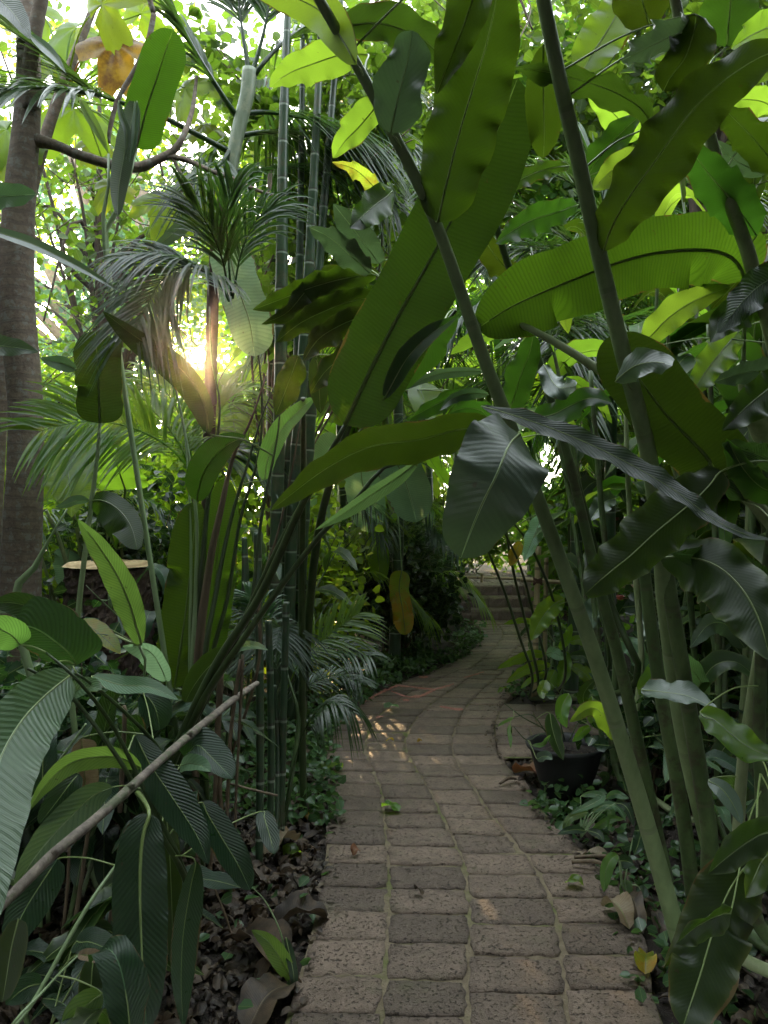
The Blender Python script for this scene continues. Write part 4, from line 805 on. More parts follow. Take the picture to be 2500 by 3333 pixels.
he = plant('heliconia_clump', 'upright clump of tall striped leaves on thin stalks left of the bamboo', 'heliconia', tuple(P('D', 430, 1640, 3.3)[:2]), sm='petiole')
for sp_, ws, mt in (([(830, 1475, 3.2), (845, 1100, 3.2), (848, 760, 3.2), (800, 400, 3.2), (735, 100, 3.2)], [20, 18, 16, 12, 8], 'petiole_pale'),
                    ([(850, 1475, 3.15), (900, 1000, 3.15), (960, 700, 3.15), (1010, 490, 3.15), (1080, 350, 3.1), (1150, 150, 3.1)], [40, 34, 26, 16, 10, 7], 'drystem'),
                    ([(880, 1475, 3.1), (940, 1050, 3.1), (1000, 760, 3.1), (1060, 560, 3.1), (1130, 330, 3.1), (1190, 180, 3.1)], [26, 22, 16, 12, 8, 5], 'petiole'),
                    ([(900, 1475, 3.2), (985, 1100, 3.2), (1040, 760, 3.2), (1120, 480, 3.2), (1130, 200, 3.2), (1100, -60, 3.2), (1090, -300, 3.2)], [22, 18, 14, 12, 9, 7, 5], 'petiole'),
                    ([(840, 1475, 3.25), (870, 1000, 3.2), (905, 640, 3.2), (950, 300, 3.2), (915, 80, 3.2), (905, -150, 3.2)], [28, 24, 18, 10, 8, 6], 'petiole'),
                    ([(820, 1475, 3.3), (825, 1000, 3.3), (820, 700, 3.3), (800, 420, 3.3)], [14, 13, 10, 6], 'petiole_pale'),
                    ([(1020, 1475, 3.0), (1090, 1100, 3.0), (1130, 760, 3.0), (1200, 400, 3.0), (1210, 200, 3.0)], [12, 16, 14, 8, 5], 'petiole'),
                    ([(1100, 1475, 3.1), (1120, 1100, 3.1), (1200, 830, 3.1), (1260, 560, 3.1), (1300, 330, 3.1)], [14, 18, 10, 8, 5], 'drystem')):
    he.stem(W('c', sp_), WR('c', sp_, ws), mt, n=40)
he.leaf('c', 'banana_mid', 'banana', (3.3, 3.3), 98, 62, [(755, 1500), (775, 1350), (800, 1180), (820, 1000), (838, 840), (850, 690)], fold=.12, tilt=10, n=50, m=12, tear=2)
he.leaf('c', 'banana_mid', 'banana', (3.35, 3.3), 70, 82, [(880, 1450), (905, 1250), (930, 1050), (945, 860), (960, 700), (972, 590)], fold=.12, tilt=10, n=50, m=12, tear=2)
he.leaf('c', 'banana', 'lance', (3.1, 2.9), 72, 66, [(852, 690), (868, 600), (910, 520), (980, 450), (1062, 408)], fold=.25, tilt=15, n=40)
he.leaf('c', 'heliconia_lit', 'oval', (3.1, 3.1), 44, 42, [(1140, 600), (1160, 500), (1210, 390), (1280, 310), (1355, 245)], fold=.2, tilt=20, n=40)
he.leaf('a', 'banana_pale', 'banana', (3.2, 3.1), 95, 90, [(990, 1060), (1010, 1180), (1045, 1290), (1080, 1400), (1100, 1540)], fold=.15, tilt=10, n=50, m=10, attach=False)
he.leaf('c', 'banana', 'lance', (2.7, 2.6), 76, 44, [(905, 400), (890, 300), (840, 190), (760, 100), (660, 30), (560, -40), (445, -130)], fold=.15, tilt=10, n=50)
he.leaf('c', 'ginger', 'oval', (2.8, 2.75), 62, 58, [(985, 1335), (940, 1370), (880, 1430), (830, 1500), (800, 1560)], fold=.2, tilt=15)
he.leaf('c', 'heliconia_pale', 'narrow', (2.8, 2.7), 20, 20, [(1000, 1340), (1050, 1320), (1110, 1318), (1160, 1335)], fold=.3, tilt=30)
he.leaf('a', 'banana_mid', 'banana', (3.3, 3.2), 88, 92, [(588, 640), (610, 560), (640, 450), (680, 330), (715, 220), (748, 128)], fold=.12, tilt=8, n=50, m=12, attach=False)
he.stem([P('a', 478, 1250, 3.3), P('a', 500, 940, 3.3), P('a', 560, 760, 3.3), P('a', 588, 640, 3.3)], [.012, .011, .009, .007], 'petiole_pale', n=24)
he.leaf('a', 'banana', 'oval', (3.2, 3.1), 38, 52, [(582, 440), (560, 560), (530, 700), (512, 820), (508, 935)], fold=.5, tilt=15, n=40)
he.leaf('a', 'sheen', 'narrow', (3.1, 3.1), 14, 14, [(512, 435), (525, 500), (548, 570), (545, 690)], fold=.5, attach=False)
he.leaf('a', 'sheen', 'narrow', (3.1, 3.1), 14, 14, [(592, 435), (585, 520), (580, 600), (560, 700)], fold=.5, attach=False)
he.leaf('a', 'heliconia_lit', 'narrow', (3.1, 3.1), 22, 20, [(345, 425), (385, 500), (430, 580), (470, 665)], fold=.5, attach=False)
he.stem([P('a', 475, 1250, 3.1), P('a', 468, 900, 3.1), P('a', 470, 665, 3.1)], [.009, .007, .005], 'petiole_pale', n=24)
he.leaf('a', 'sheen', 'narrow', (3.2, 3.1), 32, 30, [(880, 900), (800, 960), (720, 1030), (630, 1095)], fold=.3, tilt=20)
he.leaf('a', 'sheen', 'narrow', (2.2, 2.6), 24, 26, [(-140, 950), (0, 1005), (130, 1050), (250, 1105), (390, 1180), (530, 1268)], fold=.3, tilt=30, n=44, attach=False)

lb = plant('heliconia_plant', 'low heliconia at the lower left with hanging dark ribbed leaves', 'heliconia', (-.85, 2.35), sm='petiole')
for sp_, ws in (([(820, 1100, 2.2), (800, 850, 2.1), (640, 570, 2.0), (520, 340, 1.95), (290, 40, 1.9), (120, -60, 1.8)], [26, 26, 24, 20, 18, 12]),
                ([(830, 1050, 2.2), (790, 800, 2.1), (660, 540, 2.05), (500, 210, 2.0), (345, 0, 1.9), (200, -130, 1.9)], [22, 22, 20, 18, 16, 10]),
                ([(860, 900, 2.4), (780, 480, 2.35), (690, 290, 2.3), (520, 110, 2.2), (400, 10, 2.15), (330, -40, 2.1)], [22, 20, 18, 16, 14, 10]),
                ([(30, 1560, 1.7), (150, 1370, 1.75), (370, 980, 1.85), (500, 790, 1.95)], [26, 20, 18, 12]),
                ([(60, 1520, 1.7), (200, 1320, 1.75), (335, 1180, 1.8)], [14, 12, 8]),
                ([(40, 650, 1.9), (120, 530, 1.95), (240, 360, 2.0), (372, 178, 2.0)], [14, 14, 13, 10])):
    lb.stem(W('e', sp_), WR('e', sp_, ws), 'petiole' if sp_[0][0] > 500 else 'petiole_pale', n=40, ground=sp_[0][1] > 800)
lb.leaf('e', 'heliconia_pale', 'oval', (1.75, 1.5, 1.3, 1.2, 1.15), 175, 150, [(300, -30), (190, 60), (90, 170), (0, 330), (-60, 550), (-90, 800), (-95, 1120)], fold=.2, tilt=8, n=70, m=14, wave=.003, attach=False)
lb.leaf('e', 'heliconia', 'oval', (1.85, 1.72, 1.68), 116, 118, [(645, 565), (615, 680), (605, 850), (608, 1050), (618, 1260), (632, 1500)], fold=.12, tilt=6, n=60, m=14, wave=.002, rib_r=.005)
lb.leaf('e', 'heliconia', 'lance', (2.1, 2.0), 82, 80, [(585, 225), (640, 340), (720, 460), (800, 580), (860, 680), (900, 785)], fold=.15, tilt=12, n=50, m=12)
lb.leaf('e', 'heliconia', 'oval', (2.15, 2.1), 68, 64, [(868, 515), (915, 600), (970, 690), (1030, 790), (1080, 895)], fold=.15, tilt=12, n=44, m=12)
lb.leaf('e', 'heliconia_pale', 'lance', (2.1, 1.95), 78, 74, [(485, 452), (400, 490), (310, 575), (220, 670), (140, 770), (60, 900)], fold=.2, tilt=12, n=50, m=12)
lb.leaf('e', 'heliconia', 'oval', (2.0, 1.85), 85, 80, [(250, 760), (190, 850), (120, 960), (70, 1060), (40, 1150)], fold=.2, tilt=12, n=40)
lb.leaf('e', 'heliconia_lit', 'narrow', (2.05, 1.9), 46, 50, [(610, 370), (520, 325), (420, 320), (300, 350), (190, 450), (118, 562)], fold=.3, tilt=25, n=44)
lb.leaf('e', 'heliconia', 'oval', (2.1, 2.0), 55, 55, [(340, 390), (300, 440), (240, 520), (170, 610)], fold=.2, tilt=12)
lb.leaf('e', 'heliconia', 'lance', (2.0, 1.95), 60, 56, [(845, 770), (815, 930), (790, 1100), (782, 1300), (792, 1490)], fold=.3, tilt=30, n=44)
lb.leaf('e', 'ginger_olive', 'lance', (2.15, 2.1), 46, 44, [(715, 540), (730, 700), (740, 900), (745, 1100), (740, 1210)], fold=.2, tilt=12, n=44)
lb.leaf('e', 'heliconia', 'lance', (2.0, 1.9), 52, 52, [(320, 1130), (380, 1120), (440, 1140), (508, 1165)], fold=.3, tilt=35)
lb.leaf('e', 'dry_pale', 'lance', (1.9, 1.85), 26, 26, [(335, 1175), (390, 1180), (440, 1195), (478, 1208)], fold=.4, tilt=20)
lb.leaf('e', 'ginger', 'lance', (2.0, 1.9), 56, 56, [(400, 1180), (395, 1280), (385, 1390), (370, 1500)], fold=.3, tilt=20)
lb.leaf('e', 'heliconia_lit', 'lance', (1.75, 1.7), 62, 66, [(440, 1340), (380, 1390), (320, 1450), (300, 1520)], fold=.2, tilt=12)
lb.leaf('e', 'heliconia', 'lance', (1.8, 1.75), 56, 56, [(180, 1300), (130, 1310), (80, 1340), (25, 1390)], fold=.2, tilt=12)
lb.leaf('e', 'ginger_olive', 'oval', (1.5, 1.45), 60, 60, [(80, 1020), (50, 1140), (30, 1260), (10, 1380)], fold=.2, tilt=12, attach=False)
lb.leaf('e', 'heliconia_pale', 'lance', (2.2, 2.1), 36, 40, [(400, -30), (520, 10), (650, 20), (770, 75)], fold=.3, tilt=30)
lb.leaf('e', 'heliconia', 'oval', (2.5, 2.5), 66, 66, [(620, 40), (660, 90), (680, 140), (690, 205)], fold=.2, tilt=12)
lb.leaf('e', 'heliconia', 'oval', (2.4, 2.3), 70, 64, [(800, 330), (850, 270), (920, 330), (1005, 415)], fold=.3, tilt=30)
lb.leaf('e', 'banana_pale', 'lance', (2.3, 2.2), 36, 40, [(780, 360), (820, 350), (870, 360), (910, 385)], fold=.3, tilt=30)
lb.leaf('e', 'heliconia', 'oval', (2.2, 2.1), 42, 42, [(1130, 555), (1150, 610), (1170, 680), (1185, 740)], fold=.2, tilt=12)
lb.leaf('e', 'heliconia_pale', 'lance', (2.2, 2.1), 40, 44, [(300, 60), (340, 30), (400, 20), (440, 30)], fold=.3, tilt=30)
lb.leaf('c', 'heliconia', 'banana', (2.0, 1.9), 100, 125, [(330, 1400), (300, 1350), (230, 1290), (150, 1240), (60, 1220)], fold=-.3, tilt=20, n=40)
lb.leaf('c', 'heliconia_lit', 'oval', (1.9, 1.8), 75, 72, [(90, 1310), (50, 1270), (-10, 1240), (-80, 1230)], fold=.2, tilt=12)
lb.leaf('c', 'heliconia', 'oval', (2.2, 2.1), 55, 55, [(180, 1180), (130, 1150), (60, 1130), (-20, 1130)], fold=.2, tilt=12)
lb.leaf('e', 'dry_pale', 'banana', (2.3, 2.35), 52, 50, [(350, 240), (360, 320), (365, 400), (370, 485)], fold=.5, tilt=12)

# leaves entering from the left edge
le = plant('banana_plant', 'banana at the far left whose torn grey-green tips cross the trunk', 'banana', (-1.9, 2.2), sm='petiole')
le.stem([(-1.9, 2.2, 0), (-1.75, 2.1, 1.2), (-1.5, 2.0, 2.0), (-1.2, 1.9, 2.7)], [.05, .04, .025, .015], 'cane', n=24)
le.leaf('a', 'sheen', 'oval', (1.85, 1.7), 60, 55, [(-220, 900), (-110, 860), (0, 850), (80, 845), (158, 838)], fold=.2, tilt=12, wave=.004)
le.leaf('c', 'sheen', 'lance', (1.85, 1.7), 50, 50, [(-240, 20), (-120, -5), (0, 20), (80, 28), (165, 45)], fold=.2, tilt=12, wave=.004)
le.leaf('c', 'sheen', 'narrow', (2.4, 2.3), 34, 30, [(330, 120), (270, 95), (220, 85), (170, 70)], fold=.3, attach=False)
le.leaf('a', 'heliconia', 'lance', (2.1, 1.9), 60, 50, [(-120, -100), (-20, -20), (60, 60), (130, 170)], fold=.2, tilt=12)
le.leaf('a', 'sheen', 'narrow', (2.2, 2.1), 22, 22, [(130, 150), (190, 200), (240, 250), (285, 315)], fold=.3, attach=False)

sdl = plant('heliconia_seedling', 'small two-leaved seedling among dead leaves at the left path edge', 'seedling', tuple(G('D', 628, 2085)[:2]), sm='petiole_pale')
sdl.stem([P('e', 1265, 1400, 2.5), P('e', 1240, 1250, 2.5), P('e', 1215, 1090, 2.5), P('e', 1150, 950, 2.48), P('e', 1090, 885, 2.45)], [.005, .004, .003, .002, .001], 'petiole_pale', ground=False)
sdl.leaf('e', 'heliconia_lit', 'lance', (2.5, 2.42), 40, 42, [(1262, 1290), (1215, 1200), (1160, 1120), (1087, 1068)], fold=.2, tilt=12)
sdl.leaf('e', 'heliconia', 'lance', (2.5, 2.45), 20, 22, [(1235, 1100), (1255, 1190), (1270, 1280), (1262, 1375)], fold=.3, tilt=20)
# ------------------------------------------------------------------ bamboo and palms
bc = P('D', 630, 1560, 5.2); bcl = plant('bamboo_clump', 'clump of dark green bamboo culms with white node rings left of the path', 'bamboo', (bc[0], bc[1]))
for pts, w in (([(592, 1600, 5.2), (596, 1200, 5.1), (604, 900, 5.0), (608, 640, 5.0), (612, 300, 5.0), (625, -80, 5.0)], 27), ([(622, 1600, 5.3), (628, 1200, 5.2), (646, 900, 5.1), (655, 780, 5.1), (672, 500, 5.1), (700, -60, 5.1)], 26),
               ([(640, 1600, 5.4), (652, 1200, 5.3), (668, 950, 5.3), (674, 820, 5.3), (690, 560, 5.3), (740, -40, 5.4)], 24), 
               ([(520, 1560, 4.8), (530, 1300, 4.8), (528, 1160, 4.8)], 24), ([(610, 1600, 5.6), (614, 1300, 5.5), (622, 1000, 5.4), (640, 820, 5.4), (650, 400, 5.4), (655, -60, 5.5)], 18)):
    bcl.stem(W('D', pts), WR('D', pts, [w] * (len(pts) - 2) + [w * .8, w * .45]), 'bamboo', name='culm', knots=.24, n=90, sides=14)
b2 = plant('bamboo_clump', 'low cluster of thin dark bamboo stems at the left path edge', 'bamboo', tuple(P('D', 570, 1870, 3.35)[:2]))
for pts, w in (([(560, 1870, 3.3), (562, 1600, 3.3), (560, 1400, 3.3), (556, 1150, 3.3)], 17), ([(582, 1860, 3.4), (586, 1600, 3.4), (580, 1340, 3.4)], 15), ([(606, 1840, 3.5), (612, 1560, 3.5), (618, 1300, 3.5)], 15),
               ([(598, 1850, 3.45), (600, 1600, 3.5), (592, 1480, 3.5)], 11)):
    b2.stem(W('D', pts), WR('D', pts, [w] * len(pts)), 'bamboo', name='culm', knots=.24, n=60, sides=12)

def palm(name, label, foot, fronds, group=None, mat='palm', stems=(), trunk=None, cat='palm', **kw):
    pl = plant(name, label, cat, foot, sm='petiole')
    if group: pl.o['group'] = group
    for pts, ws, mt in stems: pl.stem(pts, ws, mt, name='stem', n=30, sides=12, ground=pts[0][2] < 2)
    for k, f in enumerate(fronds):
        mb = MB(); a = dict(kw); a.update(f); mid = a.pop('mid'); ll = a.pop('ll'); mt = a.pop('mat', mat)
        frond(mb, mid, ll, seed=k * 7 + int(abs(foot[0]) * 50), **a); mb.build('frond', mt, pl.o)
    return pl
def curve3(base, dirn, l, up, drop, n=5):
    """An arching midrib: leaves base towards dirn, climbs by up, ends drop lower."""
    d = np.array([dirn[0], dirn[1], 0.0]); d /= np.linalg.norm(d); t = np.linspace(0, 1, n)
    return [np.array(base) + d * l * (.15 + .85 * x) * x ** .9 + np.array([0, 0, up * math.sin(min(1, x * 1.15) * math.pi * .5) - drop * x ** 2.6]) for x in t]

# the palm with the pale crownshaft
foot = P('D', 436, 1500, 5.3)
stem_pts = [(foot[0], foot[1], -.02)] + W('a', [(914, 1480, 5.2), (925, 1200, 5.1), (945, 960, 5.0), (985, 820, 5.0), (1010, 660, 5.0), (1040, 520, 5.0), (1068, 410, 5.0), (1080, 300, 5.0)])
cs = palm('crownshaft_palm', 'palm with swollen pale green crownshaft and long arching fronds, upper left of centre', foot, [
    dict(mid=W('a', [(1000, 660, 5.0), (850, 580, 4.9), (700, 505, 4.8), (560, 455, 4.7), (430, 408, 4.6), (300, 330, 4.5), (150, 200, 4.4), (-60, 60, 4.3)]), ll=.62, start=.5, n=34, w=.012, droop=.2, hint=(.1, -.3, 1)),
    dict(mid=W('a', [(430, 410, 4.5), (330, 392, 4.3), (200, 380, 4.1), (60, 382, 3.9), (-120, 400, 3.7)]), ll=.6, start=.02, n=36, w=.014, droop=.15, hint=(.2, -.5, 1), ang=35),
    dict(mid=W('a', [(1020, 500, 5.0), (960, 410, 4.9), (860, 250, 4.8), (780, 100, 4.7), (700, -60, 4.6)]), ll=.6, n=30, start=.3, droop=.4, hint=(-.2, -.6, 1)),
    dict(mid=W('a', [(1078, 330, 5.0), (1065, 250, 5.0), (1045, 120, 5.0), (1025, -60, 5.0)]), ll=.6, n=20, start=.6, hint=(0, -1, .3)),
    dict(mid=W('a', [(1082, 330, 5.0), (1110, 250, 5.0), (1150, 90, 5.0), (1170, -60, 5.0)]), ll=.6, n=20, start=.6, hint=(0, -1, .3)),
    dict(mid=W('a', [(1085, 345, 5.0), (1140, 270, 5.0), (1230, 180, 5.1), (1340, 110, 5.2), (1480, 80, 5.3)]), ll=.65, n=30, start=.35, droop=.5, hint=(0, -.4, 1)),
    dict(mid=W('a', [(1040, 490, 5.0), (1150, 485, 5.1), (1260, 500, 5.2), (1400, 530, 5.3), (1560, 600, 5.4)]), ll=.7, n=36, start=.2, droop=.75, hint=(0, -.3, 1)),
    dict(mid=W('a', [(1020, 590, 5.0), (1130, 572, 5.2), (1270, 570, 5.4), (1420, 590, 5.6), (1600, 680, 5.8)]), ll=.75, n=38, start=.15, droop=.8, hint=(0, -.3, 1)),
    dict(mid=W('a', [(1010, 740, 5.0), (1120, 735, 5.2), (1240, 715, 5.4), (1400, 720, 5.7), (1560, 800, 6.0)]), ll=.75, n=36, start=.15, droop=.8, hint=(0, -.3, 1)),
    dict(mid=W('a', [(1000, 640, 5.0), (960, 700, 4.9), (900, 760, 4.7), (830, 860, 4.6)]), ll=.4, n=18, start=.2, droop=.6, hint=(0, -.6, 1)),
    ], stems=[(stem_pts[:5], [.075, .07, .065, .06, .06], 'bamboo'), (stem_pts[4:], [.042, .05, .062, .055, .042, .034, .006], 'crownshaft')][1:], rach=.02)
cs.stem(stem_pts[:4] + [stem_pts[4] + np.array([0, 0, .06])], [.044, .042, .04, .04, .042], 'bark_dark', knots=.24, n=60, ground=False)

# grey drooping fronds in front of the light
mp_ = palm('feather_palm', 'feathery palm whose grey drooping fronds hang before the low sun', P('D', 650, 1700, 3.9)[:2], [
    dict(mid=W('a', [(990, 1300, 3.0), (930, 1200, 2.9), (820, 1130, 2.8), (680, 1090, 2.75), (520, 1110, 2.7)]), ll=.29, n=46, w=.006, droop=.5, ang=60, hint=(0, -.7, 1), mat='palm_grey', start=.1, rach=.005),
    dict(mid=W('a', [(930, 1190, 2.9), (800, 1150, 2.8), (700, 1210, 2.75), (640, 1310, 2.7), (585, 1420, 2.65)]), ll=.31, n=46, w=.006, droop=.45, ang=62, hint=(-.2, -1, .5), mat='palm_grey', start=.2, rach=.005),
    dict(mid=W('a', [(990, 1290, 3.1), (960, 1120, 3.0), (890, 960, 2.95), (800, 850, 2.9)]), ll=.30, n=20, w=.007, droop=.3, ang=40, hint=(0, -1, .5), start=.3, rach=.005),
    dict(mid=W('a', [(1000, 1280, 3.1), (985, 1090, 3.05), (980, 930, 3.0), (1010, 780, 3.0)]), ll=.34, n=20, w=.007, droop=.5, ang=35, hint=(0, -1, .3), start=.3, rach=.005),
    dict(mid=W('a', [(1005, 1290, 3.1), (1040, 1100, 3.1), (1100, 960, 3.1), (1190, 880, 3.1)]), ll=.32, n=20, w=.007, droop=.5, ang=35, hint=(0, -1, .3), start=.3, rach=.005),
    ], stems=[(W('D', [(655, 1740, 3.9), (652, 1300, 3.7), (655, 1050, 3.4), (655, 860, 3.1)]), [.018, .016, .014, .010], 'petiole')])

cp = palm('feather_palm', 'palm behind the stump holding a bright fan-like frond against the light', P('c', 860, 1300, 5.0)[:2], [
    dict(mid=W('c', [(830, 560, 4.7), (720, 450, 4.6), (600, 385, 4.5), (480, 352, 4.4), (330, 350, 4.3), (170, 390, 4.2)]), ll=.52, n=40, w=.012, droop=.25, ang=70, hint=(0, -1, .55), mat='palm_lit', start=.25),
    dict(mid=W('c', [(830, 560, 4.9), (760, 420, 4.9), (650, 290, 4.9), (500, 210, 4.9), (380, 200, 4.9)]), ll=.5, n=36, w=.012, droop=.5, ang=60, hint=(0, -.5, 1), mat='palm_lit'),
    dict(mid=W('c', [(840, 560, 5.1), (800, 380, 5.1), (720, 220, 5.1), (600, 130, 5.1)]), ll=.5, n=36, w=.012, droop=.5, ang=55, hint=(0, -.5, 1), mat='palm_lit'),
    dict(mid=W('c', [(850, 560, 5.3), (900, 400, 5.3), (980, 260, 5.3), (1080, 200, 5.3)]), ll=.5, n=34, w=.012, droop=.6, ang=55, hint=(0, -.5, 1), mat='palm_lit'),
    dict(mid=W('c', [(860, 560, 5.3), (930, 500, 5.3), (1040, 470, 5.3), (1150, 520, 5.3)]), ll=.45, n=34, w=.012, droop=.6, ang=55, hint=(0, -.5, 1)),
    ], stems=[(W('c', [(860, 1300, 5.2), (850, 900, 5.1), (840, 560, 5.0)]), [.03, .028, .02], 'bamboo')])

ar = palm('areca_palm', 'small areca palm with fine arching fronds at the left path edge', P('D', 640, 1760, 4.0)[:2], [
    dict(mid=W('c', [(1220, 1500, 3.9), (1222, 1380, 3.9), (1215, 1290, 3.9), (1210, 1235, 3.8), (1190, 1330, 3.6)]), ll=.30, n=22, w=.006, droop=.45, ang=75, hint=(0, -1, .3), mat='palm_grey', start=.45, rach=.004),
    dict(mid=W('c', [(1240, 1500, 4.0), (1300, 1380, 4.0), (1420, 1270, 4.0), (1560, 1165, 4.0)]), ll=.27, n=34, w=.006, droop=.3, ang=60, hint=(0, -1, .6), mat='palm_lit', start=.3, rach=.004),
    dict(mid=W('c', [(1240, 1530, 4.0), (1320, 1400, 4.0), (1440, 1330, 4.0), (1600, 1360, 3.9)]), ll=.22, n=34, w=.005, droop=.4, ang=60, hint=(0, -.5, 1), start=.25, rach=.004),
    dict(mid=W('c', [(1230, 1500, 4.0), (1180, 1380, 4.0), (1100, 1290, 4.0), (1040, 1280, 4.0)]), ll=.28, n=30, w=.006, droop=.6, ang=60, hint=(0, -.6, 1), start=.3, rach=.004),
    dict(mid=W('c', [(1230, 1560, 4.1), (1340, 1480, 4.1), (1460, 1440, 4.1), (1560, 1480, 4.0)]), ll=.2, n=30, w=.005, droop=.35, ang=55, hint=(0, -.6, 1), start=.2, rach=.004),
    dict(mid=W('e', [(1230, 560, 3.5), (1270, 350, 3.5), (1330, 180, 3.5), (1430, 80, 3.4), (1530, 130, 3.35)]), ll=.2, n=22, w=.005, droop=1.0, ang=55, hint=(0, -.5, 1), start=.55, rach=.004),
    dict(mid=W('c', [(1180, 1500, 4.0), (1150, 1380, 4.0), (1120, 1180, 4.0), (1060, 1080, 4.0)]), ll=.28, n=28, w=.007, droop=.6, ang=55, hint=(0, -.6, 1), start=.35, rach=.004),
    ], stems=[(W('e', [(1220, 640, 3.7), (1260, 400, 3.7), (1290, 160, 3.8), (1240, -40, 3.9)]), [.012, .011, .010, .006], 'petiole'), (W('e', [(1200, 600, 3.8), (1215, 200, 3.9), (1225, 0, 3.95)]), [.014, .013, .010], 'bamboo')])

def areca_clump(label, x, y, h, n, mat='palm', seed=0, ll=.3, w=.008, group=None, sky=False):
    rr = random.Random(seed); fr = []; st = []
    for k in range(n):
        a = rr.uniform(0, 6.283); bx, by = x + .18 * math.cos(a) * rr.random(), y + .18 * math.sin(a) * rr.random(); hh = h * rr.uniform(.45, .8); z0 = float(gz(bx, by))
        st.append(([(bx, by, z0 - .05), (bx + .05 * math.cos(a), by + .05 * math.sin(a), hh * .4), (bx + .12 * math.cos(a), by + .12 * math.sin(a), hh * .75)], [.013, .012, .006], 'petiole'))
        b = np.array(st[-1][0][-1]); l = h * rr.uniform(.35, .6)
        fr.append(dict(mid=curve3(b, (math.cos(a), math.sin(a)), l * .8, h * rr.uniform(.2, .42), l * rr.uniform(.25, .9)), mat=mat if rr.random() < .7 else ('palm' if mat != 'palm' else 'palm_lit')))
    return palm('areca_palm', label, (x, y), fr, group=group, stems=st, ll=ll, n=26, w=w, droop=.6, hint=(0, 0, 1), rach=.005, start=.15)
def inpic(x, y): return abs(x) < .55 * y + .6
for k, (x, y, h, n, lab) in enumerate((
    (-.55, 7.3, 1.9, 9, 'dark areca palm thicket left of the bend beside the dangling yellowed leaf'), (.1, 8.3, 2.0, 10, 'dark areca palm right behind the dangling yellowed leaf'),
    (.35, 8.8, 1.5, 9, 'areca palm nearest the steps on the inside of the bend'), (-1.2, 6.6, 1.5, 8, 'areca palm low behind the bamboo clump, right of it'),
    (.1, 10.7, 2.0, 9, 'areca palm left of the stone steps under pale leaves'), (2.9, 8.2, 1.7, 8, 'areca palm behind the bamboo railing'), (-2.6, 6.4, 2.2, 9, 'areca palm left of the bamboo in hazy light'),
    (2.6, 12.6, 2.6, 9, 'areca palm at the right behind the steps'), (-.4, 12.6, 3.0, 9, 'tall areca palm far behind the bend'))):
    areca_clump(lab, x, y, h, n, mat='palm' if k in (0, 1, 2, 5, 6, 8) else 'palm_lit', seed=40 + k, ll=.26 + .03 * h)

# ------------------------------------------------------------------ leafy plants built by kind
def cane_plant(label, x, y, h, n, lm, seed, ll=.45, wl=.055, name='ginger_plant', cat='ginger', group=None, spread=.35, sm='cane', kind='lance', nl=(5, 9), r0=.016, big=True, lean=(0, 0), col=None):
    rr = random.Random(seed); pl = plant(name, label, cat, (x, y), sm=sm); 
    if group: pl.o['group'] = group
    for k in range(n):
        a = rr.uniform(0, 6.283); q = spread * rr.random(); bx, by = x + q * .4 * math.cos(a), y + q * .4 * math.sin(a); hh = h * rr.uniform(.7, 1.05); z0 = float(gz(bx, by)) - .03
        tx, ty = bx + q * math.cos(a) * 1.5 + lean[0], by + q * math.sin(a) * 1.5 + lean[1]
        pts = [(bx, by, z0), (bx * .6 + tx * .4, by * .6 + ty * .4, z0 + hh * .55), (tx, ty, z0 + hh)]
        pl.stem(pts, [r0, r0 * .8, r0 * .35], sm, n=20, sides=8, ground=False); c = pl.st[-1]; m = rr.randint(*nl); ph = rr.uniform(0, 6.283)
        mb = None if big else MB()
        for j in range(m):
            t = .38 + .62 * (j + rr.random() * .5) / m; b = c[min(19, int(t * 19))]; az = ph + (math.pi if j % 2 else 0) + rr.uniform(-.6, .6); l = ll * rr.uniform(.7, 1.15)
            up = l * rr.uniform(.15, .6) * (1 if t < .9 else 1.6); mid = curve3(b, (math.cos(az), math.sin(az)), l * (.9 if t < .9 else .5), up, l * rr.uniform(.2, .7))
            mt = lm[rr.randrange(len(lm))] if isinstance(lm, list) else lm
            kw = dict(fold=.2, wave=.006, wfreq=9, n=16, m=4, hint=(0.001, 0, 1), seed=rr.randrange(9999), tilt=rr.uniform(-25, 25))
            if big: pl.leafw(mt, kind, np.array(mid), wl * l / ll, wl * l / ll, attach=False, **kw)
            else: blade(mb, np.array(mid), wl * l / ll, wl * l / ll, kind, **kw)
        if not big: mb.build('foliage', lm if isinstance(lm, str) else lm[k % len(lm)], pl.o)
    return pl
